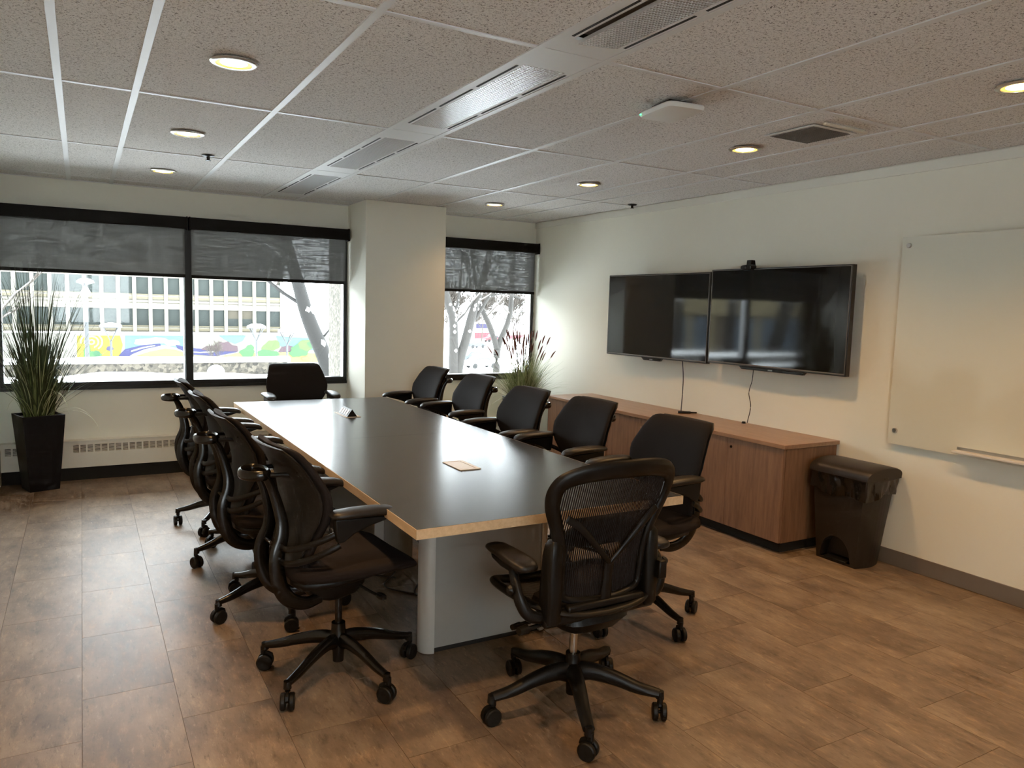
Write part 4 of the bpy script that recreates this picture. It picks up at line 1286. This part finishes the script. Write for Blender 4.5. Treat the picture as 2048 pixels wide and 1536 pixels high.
# ---- mural wall in front of it
t = thing('mural_wall', (12, 80, GZ), 'low wall with a colourful landscape mural below the office building', 'mural')
MB().box(-6, 24.9, 80.0, 80.4, GZ, -1.85).build('wall_panel', M['mural_white'], t)
MURAL = [["y",[[-0.45,-2.08],[3.05,-2.06],[3.28,-2.95],[3.01,-3.98],[2.67,-4.45],[-0.51,-4.42]]],["w",[[-0.22,-2.81],[-0.21,-2.55],[-0.13,-2.31],[0.03,-2.1],[0.25,-1.94],[0.51,-1.85],[0.78,-1.82],[1.05,-1.88],[1.29,-2.0],[1.48,-2.19],[1.6,-2.42],[1.63,-2.67],[1.59,-2.92],[1.46,-3.15],[1.26,-3.34],[1.19,-3.25],[1.36,-3.09],[1.47,-2.89],[1.51,-2.67],[1.48,-2.45],[1.38,-2.25],[1.22,-2.09],[1.01,-1.98],[0.77,-1.93],[0.53,-1.95],[0.31,-2.04],[0.12,-2.17],[-0.02,-2.36],[-0.1,-2.57],[-0.1,-2.79]]],["w",[[0.11,-2.87],[0.07,-2.69],[0.11,-2.5],[0.21,-2.33],[0.36,-2.2],[0.56,-2.12],[0.77,-2.1],[0.97,-2.15],[1.14,-2.25],[1.26,-2.41],[1.32,-2.59],[1.31,-2.78],[1.23,-2.96],[1.09,-3.11],[0.91,-3.21],[0.87,-3.1],[1.02,-3.02],[1.13,-2.9],[1.19,-2.76],[1.2,-2.6],[1.15,-2.46],[1.05,-2.33],[0.92,-2.25],[0.75,-2.21],[0.58,-2.23],[0.43,-2.29],[0.3,-2.39],[0.22,-2.53],[0.19,-2.68],[0.22,-2.83]]],["w",[[0.42,-2.67],[0.45,-2.56],[0.53,-2.47],[0.64,-2.42],[0.77,-2.42],[0.88,-2.47],[0.96,-2.56],[0.98,-2.67],[0.95,-2.78],[0.87,-2.87],[0.76,-2.92],[0.63,-2.92],[0.52,-2.87],[0.44,-2.78],[0.42,-2.67],[0.54,-2.67],[0.55,-2.74],[0.59,-2.79],[0.66,-2.82],[0.73,-2.82],[0.8,-2.79],[0.84,-2.73],[0.86,-2.67],[0.84,-2.61],[0.8,-2.56],[0.74,-2.53],[0.67,-2.53],[0.6,-2.56],[0.55,-2.61],[0.54,-2.67]]],["g",[[1.47,-3.97],[1.42,-4.1],[1.4,-4.26],[1.16,-4.36],[0.89,-4.34],[0.65,-4.37],[0.37,-4.37],[0.24,-4.23],[0.17,-4.09],[0.01,-3.96],[0.05,-3.81],[0.29,-3.72],[0.45,-3.63],[0.66,-3.51],[0.93,-3.54],[1.12,-3.65],[1.38,-3.7],[1.55,-3.81]]],["g",[[0.61,-3.5],[0.62,-3.75],[0.58,-3.97],[0.49,-4.07],[0.39,-4.08],[0.3,-4.07],[0.21,-4.05],[0.12,-3.96],[0.06,-3.75],[0.05,-3.5],[0.1,-3.3],[0.17,-3.13],[0.24,-2.95],[0.32,-2.81],[0.43,-2.79],[0.52,-2.93],[0.58,-3.13],[0.59,-3.31]]],["d",[[1.33,-3.74],[1.34,-3.84],[1.32,-3.94],[1.21,-3.96],[1.12,-3.99],[1.02,-4.04],[0.92,-3.99],[0.88,-3.9],[0.82,-3.83],[0.76,-3.74],[0.81,-3.65],[0.89,-3.58],[0.94,-3.48],[1.03,-3.44],[1.13,-3.49],[1.21,-3.51],[1.32,-3.54],[1.36,-3.64]]],["v",[[2.49,-3.28],[2.5,-3.36],[2.4,-3.41],[2.32,-3.48],[2.24,-3.53],[2.14,-3.5],[2.06,-3.46],[1.98,-3.44],[1.89,-3.36],[1.91,-3.27],[1.96,-3.2],[1.97,-3.11],[2.04,-3.08],[2.15,-3.07],[2.25,-3.03],[2.36,-3.05],[2.43,-3.14],[2.44,-3.2]]],["s",[[3.47,-2.05],[8.78,-2.07],[8.76,-3.44],[6.89,-2.95],[5.15,-2.95],[3.44,-3.42]]],["w",[[6.21,-2.66],[6.09,-2.79],[5.8,-2.85],[5.62,-2.94],[5.33,-3.03],[4.99,-2.99],[4.73,-2.92],[4.38,-2.89],[4.2,-2.79],[4.31,-2.67],[4.32,-2.56],[4.36,-2.43],[4.69,-2.37],[5.02,-2.37],[5.33,-2.33],[5.69,-2.34],[5.84,-2.46],[5.98,-2.56]]],["w",[[7.3,-2.51],[7.21,-2.61],[6.9,-2.72],[6.71,-2.77],[6.42,-2.77],[6.07,-2.81],[5.81,-2.79],[5.47,-2.69],[5.26,-2.61],[5.37,-2.52],[5.41,-2.42],[5.43,-2.36],[5.76,-2.28],[6.1,-2.2],[6.42,-2.24],[6.78,-2.29],[6.94,-2.32],[7.07,-2.41]]],["w",[[8.19,-2.75],[8.26,-2.84],[8.08,-2.94],[7.85,-3.04],[7.67,-3.03],[7.43,-3.01],[7.24,-3.02],[7.1,-2.96],[6.88,-2.85],[6.85,-2.76],[7.01,-2.65],[7.07,-2.57],[7.19,-2.54],[7.45,-2.46],[7.67,-2.44],[7.92,-2.52],[8.12,-2.58],[8.13,-2.65]]],["k",[[3.63,-4.46],[4.49,-3.95],[5.57,-3.57],[6.89,-3.29],[7.77,-3.39],[9.34,-3.98],[11.89,-4.1],[13.8,-3.71],[16.25,-3.77],[18.78,-3.68],[21.39,-3.85],[23.27,-4.13],[23.39,-4.78],[3.63,-4.56]]],["b",[[2.63,-4.41],[3.02,-3.8],[3.44,-3.33],[4.94,-2.95],[6.46,-2.81],[6.54,-3.0],[5.14,-3.33],[4.07,-3.8],[3.42,-4.27]]],["b",[[7.78,-2.9],[8.9,-3.19],[10.96,-3.4],[13.32,-3.4],[13.51,-3.66],[11.42,-4.05],[9.34,-3.88],[8.0,-3.29]]],["w",[[8.76,-3.54],[10.03,-3.64],[11.42,-3.55],[11.47,-3.65],[10.03,-3.74],[8.76,-3.63]]],["w",[[3.95,-3.47],[4.93,-3.14],[6.02,-2.95],[6.02,-3.04],[4.93,-3.28],[3.94,-3.61]]],["s",[[11.77,-2.0],[14.39,-1.99],[14.05,-2.55],[13.32,-2.85],[12.38,-2.45]]],["s",[[17.36,-2.02],[19.3,-2.17],[22.19,-2.26],[21.93,-3.48],[19.82,-3.48],[17.76,-3.05]]],["p",[[10.13,-3.34],[10.59,-3.05],[11.34,-3.0],[11.81,-2.6],[12.23,-2.7],[12.66,-2.6],[13.04,-2.95],[13.56,-3.05],[13.61,-3.61],[11.89,-3.55],[10.26,-3.44]]],["p",[[17.56,-3.67],[17.91,-3.16],[18.53,-2.95],[19.3,-3.16],[19.5,-3.63]]],["g",[[15.15,-3.71],[15.12,-3.85],[15.1,-4.01],[14.85,-4.16],[14.59,-4.14],[14.35,-4.12],[14.07,-4.14],[13.95,-4.02],[13.86,-3.85],[13.69,-3.71],[13.75,-3.53],[13.98,-3.42],[14.13,-3.36],[14.34,-3.24],[14.61,-3.22],[14.8,-3.35],[15.07,-3.44],[15.24,-3.54]]],["g",[[15.14,-3.31],[15.11,-3.45],[15.1,-3.54],[14.98,-3.66],[14.83,-3.75],[14.7,-3.69],[14.55,-3.62],[14.48,-3.59],[14.45,-3.45],[14.36,-3.31],[14.37,-3.17],[14.5,-3.01],[14.59,-2.96],[14.7,-2.95],[14.85,-2.88],[14.95,-2.92],[15.08,-3.07],[15.18,-3.18]]],["l",[[17.67,-2.95],[17.72,-3.15],[17.65,-3.26],[17.36,-3.37],[17.12,-3.51],[16.86,-3.48],[16.6,-3.34],[16.49,-3.28],[16.32,-3.15],[16.16,-2.95],[16.31,-2.79],[16.5,-2.59],[16.61,-2.47],[16.86,-2.5],[17.13,-2.46],[17.36,-2.45],[17.65,-2.62],[17.74,-2.79]]],["l",[[16.75,-3.31],[16.76,-3.47],[16.74,-3.57],[16.57,-3.72],[16.42,-3.82],[16.27,-3.74],[16.1,-3.67],[16.04,-3.63],[15.96,-3.48],[15.86,-3.31],[15.92,-3.16],[16.05,-2.98],[16.13,-2.91],[16.27,-2.91],[16.43,-2.83],[16.56,-2.87],[16.73,-3.04],[16.81,-3.16]]],["g",[[17.13,-3.83],[16.94,-3.97],[16.82,-4.12],[16.69,-4.16],[16.39,-4.2],[16.13,-4.27],[15.85,-4.19],[15.57,-4.05],[15.54,-3.96],[15.53,-3.82],[15.44,-3.68],[15.6,-3.58],[15.9,-3.44],[16.12,-3.39],[16.41,-3.46],[16.64,-3.48],[16.79,-3.53],[17.04,-3.69]]],["g",[[17.72,-3.88],[17.63,-4.0],[17.49,-4.08],[17.41,-4.12],[17.25,-4.2],[17.07,-4.22],[16.92,-4.13],[16.73,-4.06],[16.66,-3.99],[16.71,-3.88],[16.68,-3.78],[16.72,-3.68],[16.91,-3.58],[17.07,-3.58],[17.25,-3.61],[17.43,-3.59],[17.5,-3.67],[17.61,-3.79]]],["g",[[20.76,-3.48],[20.6,-3.7],[20.56,-3.97],[20.34,-4.08],[19.97,-4.07],[19.67,-4.17],[19.3,-4.13],[19.07,-3.88],[19.04,-3.69],[18.89,-3.47],[18.84,-3.23],[19.13,-3.09],[19.4,-2.89],[19.64,-2.72],[19.99,-2.83],[20.24,-2.95],[20.5,-3.01],[20.8,-3.23]]],["l",[[21.34,-2.95],[21.15,-3.17],[21.07,-3.29],[20.91,-3.42],[20.59,-3.58],[20.31,-3.54],[20.0,-3.39],[19.74,-3.33],[19.72,-3.17],[19.66,-2.95],[19.57,-2.77],[19.78,-2.55],[20.07,-2.42],[20.3,-2.44],[20.61,-2.4],[20.84,-2.39],[21.02,-2.58],[21.3,-2.77]]],["g",[[21.76,-2.85],[21.74,-2.99],[21.72,-3.15],[21.51,-3.19],[21.28,-3.22],[21.07,-3.3],[20.83,-3.23],[20.72,-3.09],[20.64,-2.99],[20.49,-2.85],[20.55,-2.7],[20.75,-2.6],[20.87,-2.46],[21.06,-2.39],[21.29,-2.47],[21.46,-2.5],[21.69,-2.54],[21.84,-2.7]]],["g",[[19.88,-3.79],[19.95,-3.92],[19.79,-4.09],[19.57,-4.17],[19.41,-4.15],[19.18,-4.2],[19.0,-4.19],[18.87,-4.04],[18.67,-3.91],[18.64,-3.79],[18.78,-3.63],[18.84,-3.54],[18.95,-3.44],[19.19,-3.33],[19.39,-3.38],[19.62,-3.47],[19.82,-3.51],[19.83,-3.63]]],["o",[[5.05,-4.14],[4.97,-4.2],[4.88,-4.23],[4.82,-4.25],[4.68,-4.29],[4.55,-4.29],[4.43,-4.25],[4.29,-4.23],[4.24,-4.19],[4.28,-4.14],[4.25,-4.09],[4.29,-4.04],[4.44,-4.0],[4.56,-4.01],[4.69,-4.01],[4.82,-4.0],[4.88,-4.05],[4.97,-4.1]]],["o",[[20.79,-4.38],[20.77,-4.44],[20.63,-4.5],[20.54,-4.58],[20.42,-4.59],[20.26,-4.56],[20.15,-4.56],[20.01,-4.52],[19.9,-4.44],[19.95,-4.37],[19.98,-4.29],[19.99,-4.23],[20.12,-4.21],[20.27,-4.17],[20.41,-4.14],[20.57,-4.2],[20.65,-4.26],[20.69,-4.3]]],["g",[[23.28,-4.35],[23.18,-4.46],[23.07,-4.53],[22.99,-4.63],[22.83,-4.7],[22.66,-4.64],[22.51,-4.59],[22.32,-4.57],[22.27,-4.45],[22.31,-4.34],[22.27,-4.23],[22.32,-4.11],[22.5,-4.07],[22.66,-4.06],[22.82,-4.0],[22.99,-4.04],[23.07,-4.16],[23.18,-4.24]]],["o",[[12.37,-4.25],[12.38,-4.31],[12.22,-4.34],[12.1,-4.38],[11.97,-4.41],[11.8,-4.39],[11.68,-4.37],[11.53,-4.35],[11.39,-4.3],[11.43,-4.25],[11.49,-4.2],[11.51,-4.14],[11.63,-4.12],[11.81,-4.12],[11.96,-4.09],[12.15,-4.11],[12.26,-4.17],[12.28,-4.2]]],["l",[[22.41,-4.13],[22.48,-4.19],[22.36,-4.27],[22.16,-4.32],[22.02,-4.31],[21.82,-4.33],[21.67,-4.33],[21.57,-4.25],[21.4,-4.18],[21.34,-4.12],[21.47,-4.04],[21.54,-3.99],[21.63,-3.95],[21.83,-3.89],[22.01,-3.91],[22.2,-3.96],[22.38,-3.99],[22.4,-4.04]]]]

keys = sorted(MUC)
mm = MB()
for i, (c, pts) in enumerate(MURAL):
    mm.poly([(x, 79.985 - .004 * i, z) for x, z in pts], keys.index(c))
mm.build('painted_picture', [M['mu_' + k] for k in keys], t)
MB().box(-6, 24.9, 79.7, 80.5, -1.85, -1.72).build('snow_cap', M['snow'], t)

# ---- street lamps
def street_lamp(x, y, zt, label, big=False):
    t = thing('street_lamp', (x, y, GZ), label, 'street lamp', 'street lamps before the mural')
    if big:
        MB().cyl((x, y, GZ), (x, y, zt - .1), .15, .12, n=14).build('post', M['lamp_grey'], t, smooth=40)
        MB().lathe([(.05, zt - .14), (.2, zt - .12), (.52, zt - .02), (.55, zt), (.05, zt + .03)], (x, y, 0), 20).build('head', M['lamp_grey'], t, smooth=40)
        MB().lathe([(.55, zt + .01), (.50, zt + .14), (.30, zt + .26), (.05, zt + .30)], (x, y, 0), 20).build('snow_cap', M['snow'], t, smooth=60)
        MB().lathe([(.13, zt - .95), (.36, zt - .85), (.28, zt - .6), (.13, zt - .3)], (x, y - .06, 0), 16).build('snow_clump', M['snow'], t, smooth=60)
    else:
        MB().cyl((x, y, GZ), (x, y, zt - 1.0), .075, n=10).build('post', M['lamp_grey'], t, smooth=40)
        a = MB()
        for k in range(4):
            an = math.pi / 4 + math.pi / 2 * k
            a.cyl((x, y, zt - 1.05), (x + .62 * math.cos(an), y + .62 * math.sin(an), zt - .05), .04, n=6)
        a.build('arms', M['lamp_grey'], t)
        MB().lathe([(.05, zt - .08), (.70, zt - .06), (.72, zt), (.05, zt + .02)], (x, y, 0), 16).build('head', M['lamp_grey'], t, smooth=40)
        MB().lathe([(.70, zt), (.68, zt + .12), (.42, zt + .26), (.04, zt + .30)], (x, y, 0), 16).build('snow_cap', M['snow'], t, smooth=60)
street_lamp(0.25, 60, 2.45, 'thick grey street lamp with snowy head, tallest, before the yellow mural', True)
street_lamp(1.72, 60, -.55, 'thin street lamp with round snowy head, left of the mullion')
street_lamp(11.56, 60, -.50, 'thin street lamp with snowy head, before the green mural trees')
street_lamp(13.86, 60, -.80, 'thin street lamp nearest to the leaning trunk')

# ---- trees
def tree(name, label, trunks, seed, depth=4, twig_len=1.0, group='bare winter trees', snow=True, mat='bark', density=3, tips=.012):
    base = trunks[0][0][0]
    t = thing(name, (base[0], base[1], GZ), label, 'tree', group)
    tr = random.Random(seed)
    tb, tw, sn = MB(), MB(), MB()
    def grow(p, d, l, r, lev):
        n = 3
        P = [Vector(p)]; dd = Vector(d).normalized()
        for i in range(n):
            dd = (dd + Vector((tr.uniform(-.22, .22), tr.uniform(-.22, .22), tr.uniform(-.08, .22)))).normalized()
            P.append(P[-1] + dd * l / n)
        rad = [max(tips * .5, sm(r, r * .62, i / n)) for i in range(n + 1)]
        (tb if r > .05 else tw).sweep(P, rad, n=6 if r > .05 else 4, cap=False)
        if snow and r > .02:
            sn.sweep([q + Vector((0, 0, ra * .75)) for q, ra in zip(P, rad)], [ra * .72 for ra in rad], n=5, cap=False)
        if lev <= 0:
            return
        for k in range(density):
            s = tr.uniform(.45, 1.0); i = min(n - 1, int(s * n)); q = P[i].lerp(P[i + 1], s * n - i)
            nd = (dd + Vector((tr.uniform(-1, 1), tr.uniform(-1, 1), tr.uniform(-.35, .75))) * .85).normalized()
            grow(q, nd, l * tr.uniform(.55, .85), rad[i] * tr.uniform(.45, .7), lev - 1)
        grow(P[-1], dd, l * .8, r * .62, lev - 1)
    for path, r0, r1, lev, bl in trunks:
        p = smooth_path(path, 5); N = len(p)
        rad = [sm(r0, r1, i / (N - 1)) for i in range(N)]
        tb.sweep(p, rad, n=12)
        if snow:
            k0 = int(N * .35)
            pr = random.Random(seed + 9)
            for k in range(k0, N - 1):
                if pr.random() < .5:
                    q = p[k].lerp(p[k + 1], pr.random()); d = (p[k + 1] - p[k]).normalized()
                    side = Vector((pr.uniform(-.2, 1), -1, 0)).normalized()
                    c = q + side * rad[k] * .72 + Vector((0, 0, rad[k] * .3))
                    sn.sweep([c - d * rad[k] * .8, c, c + d * rad[k] * .8], [rad[k] * .1, rad[k] * .42, rad[k] * .1], n=6)
        if lev >= 0:
            d = (p[-1] - p[-3])
            for _ in range(3):
                grow(p[-1], d.normalized() + Vector((tr.uniform(-.6, .6), tr.uniform(-.6, .6), .2)), bl, r1 * .75, lev)
            for s in (.55, .7, .85):
                i = int(N * s)
                grow(p[i], Vector((tr.uniform(-1, 1), tr.uniform(-1, 1), .5)), bl * .8, rad[i] * .35, max(0, lev - 1))
    tb.build('trunk', M[mat], t, smooth=60)
    if tw.v: tag(tw.build('twigs', M['twigs'], t), kind='stuff')
    if sn.v: tag(sn.build('snow', M['snow'], t, smooth=60), kind='stuff')
    return t
tree('winter_tree', 'dark leaning tree trunk flecked with snow at the right of the wide window',
     [([(7.0, 20, GZ), (6.5, 20, -3), (5.75, 20, -.33), (5.19, 20, 1.07), (4.90, 20, 2.04), (4.3, 20, 4.2), (4.1, 20.2, 6.5)], .26, .12, 3, 2.4),
      ([(5.50, 20, .55), (5.72, 19.9, .85), (5.92, 19.9, 1.2), (6.0, 19.9, 1.9), (5.95, 19.9, 2.6)], .03, .010, 1, .5)], 21, mat='bark_dark')
tree('winter_tree', 'forked snowy tree trunks nearest in the narrow window beside the column',
     [([(11.9, 25, GZ), (11.85, 25, -3), (11.76, 25, -.67), (11.74, 25, .1), (11.69, 25, 1.07), (11.40, 25, 1.92), (11.1, 25, 3.5), (10.9, 25, 5.5)], .22, .10, 3, 2.0),
      ([(11.62, 25, 1.25), (11.85, 25, 1.6), (11.95, 25, 2.3), (12.0, 25, 3.2)], .06, .03, 2, 1.2),
      ([(11.9, 25.1, -2.5), (11.95, 25, -.67), (12.23, 25, .33), (12.49, 25, 1.33), (12.72, 25, 2.01), (13.1, 25, 3.4), (13.3, 25, 5.2)], .20, .11, 3, 2.0),
      ([(12.60, 25, 1.10), (12.9, 25, 1.55), (13.15, 25, 1.90), (13.5, 25, 2.03), (13.9, 25, 2.06), (14.5, 25, 1.9)], .07, .03, 2, .8)], 33)
tree('winter_tree', 'slim V-shaped tree trunk behind the red plumes in the narrow window',
     [([(13.85, 25.6, GZ), (13.85, 25.6, -.7), (13.82, 25.6, .05), (13.5, 25.6, .85), (13.1, 25.6, 1.60), (12.9, 25.6, 2.4), (12.6, 25.6, 4)], .15, .06, 3, 1.6),
      ([(13.85, 25.6, -.4), (13.95, 25.6, .15), (14.35, 25.6, 1.1), (14.45, 25.6, 2.05), (14.5, 25.6, 3.6)], .13, .07, 3, 1.6)], 44)
tree('winter_tree', 'frosted bare tree behind the tall potted grass in the wide window',
     [([(-3.6, 24, GZ), (-3.5, 24, -2), (-3.2, 24, 1), (-3.0, 24, 3)], .22, .12, 4, 2.4)], 55)
tree('winter_tree', 'thick snowy leaning tree beyond the parapet, seen in the right television',
     [([(-9.7, 16.5, GZ), (-9.9, 16.5, -1), (-10.5, 16.5, 1.2), (-11.3, 16.5, 3.4), (-11.8, 16.5, 5)], .26, .18, 3, 2.2),
      ([(-8.6, 16.8, GZ), (-8.6, 16.8, 0), (-8.7, 16.8, 2), (-8.6, 16.8, 4.2)], .19, .15, 3, 2.0)], 66)
t = thing('brick_building', (-60, 52, GZ), 'tan and brown building left of the street, mirrored in the right television', 'building')
MB().box(-110, -24, 52, 66, GZ, 1.4).build('lower_wall', M['brownb'], t)
MB().box(-112, -23.5, 51.2, 66, 1.4, 9.0).build('upper_wall', M['tanb'], t)
MB().box(-54, -44, 51.6, 51.95, -3.0, 1.2).build('blue_panel', M['bluep'], t)
for k in range(14):
    MB().box(-108 + 6 * k, -107.3 + 6 * k, 51.5, 51.98, GZ, 1.38).build('post', M['tanb'], t)
MB().box(-112, -23.5, 51.0, 66, 9.0, 9.4).build('roof_snow', M['snow'], t)
far = random.Random(77)
FT = [(10.4, 72, -2.6, 'small bare sapling before the mural mountains'),
      (38, 118, 1.6, 'brownish bare tree far right beyond the mural end'),
      (60, 128, 3.4, 'bare tree far off behind the parked cars, left part of the narrow window'),
      (69, 134, 3.8, 'bare tree far off behind the parked cars, middle of the narrow window'),
      (79, 139, 3.6, 'bare tree far off behind the red fascia, right part of the narrow window'),
      (87, 136, 3.0, 'bare tree farthest right beyond the narrow window'),
      (78, 180, 5.5, 'tall pale tree on the skyline of the narrow window')]
for i, (x, y, zt, lb) in enumerate(FT):
    l = (zt - GZ) * .26
    tree('winter_tree', lb, [([(x, y, GZ), (x + .1, y, GZ + (zt - GZ) * .25), (x + .2, y, GZ + (zt - GZ) * .45)], .04 * l + .02, .025 * l + .01, 4, l)], 80 + i, snow=False, mat='twigs', density=4 if i else 3, tips=.07 if i else .012)

# ---- parking lot: cars, store with red fascia, sign
def car(x, y, rz, paint, label, L_=4.5):
    t = thing('parked_car', (x, y, GZ), label, 'car', 'cars on the snowy parking lot', rz=rz)
    prof = [(-2.2, .35), (-2.25, .75), (-2.0, .95), (-1.5, 1.0), (-.9, 1.42), (.6, 1.45), (1.2, 1.0), (2.0, .88), (2.2, .65), (2.2, .35)]
    MB().prism(prof, 'y', -.85, .85).build('body', M[paint], t, world=False, bevel=.06)
    MB().prism([(-1.35, 1.02), (-.85, 1.36), (.52, 1.38), (1.02, 1.02)], 'y', -.87, .87).build('side_windows', M['carglass'], t, world=False)
    for wx in (-1.35, 1.35):
        for s in (-1, 1):
            MB().lathe([(.05, s * .70), (.33, s * .70), (.33, s * .88), (.05, s * .88)], (wx, 0, .33), 16, 'y').build('wheel', M['rubber'], t, world=False, smooth=40)
    MB().prism([(-.9, 1.45), (.6, 1.48), (.5, 1.58), (-.8, 1.56)], 'y', -.75, .75).build('roof_snow', M['snow'], t, world=False, bevel=.03)
car(46.6, 93.0, math.radians(12), 'carpaint', 'dark parked car in the middle of the snowy lot')
car(43.0, 83.5, math.radians(5), 'carwhite', 'white parked car lowest in the narrow window')
car(51.5, 96.5, math.radians(60), 'carwhite', 'white parked car behind the dark one')
car(62.5, 124, math.radians(20), 'carpaint', 'dark parked van near the yellow sign')
car(82.0, 138.0, math.radians(10), 'carwhite', 'white parked car under the right red fascia')
car(78.0, 146.0, math.radians(0), 'carred', 'red parked car before the far store')
t = thing('store_building', (80, 152, GZ), 'low far store with red fascia and signs behind the parking lot', 'building')
MB().box(60, 110, 152, 170, GZ, -.8).build('wall', M['storewall'], t)
MB().box(76.5, 82, 151.6, 151.95, -5.5, -4.2).build('red_fascia', M['redband'], t)
MB().box(85.5, 96, 151.6, 151.95, -5.5, -4.7).build('red_fascia', M['redband'], t)
MB().box(76.8, 80.5, 151.6, 151.95, -3.2, -2.2).build('purple_sign', M['mu_v'], t)
MB().box(58, 112, 151.4, 171, -.8, -.45).build('roof_snow', M['snow'], t)
t = thing('road_sign', (66.2, 130, GZ), 'small yellow sign on the snowy lot', 'sign')
MB().box(65.6, 66.8, 130, 130.06, GZ + .1, GZ + 1.0).build('sign_face', M['ysign'], t)
MB().cyl((66.2, 130.1, GZ), (66.2, 130.1, GZ + .9), .06, n=8).build('post', M['lamp_grey'], t)
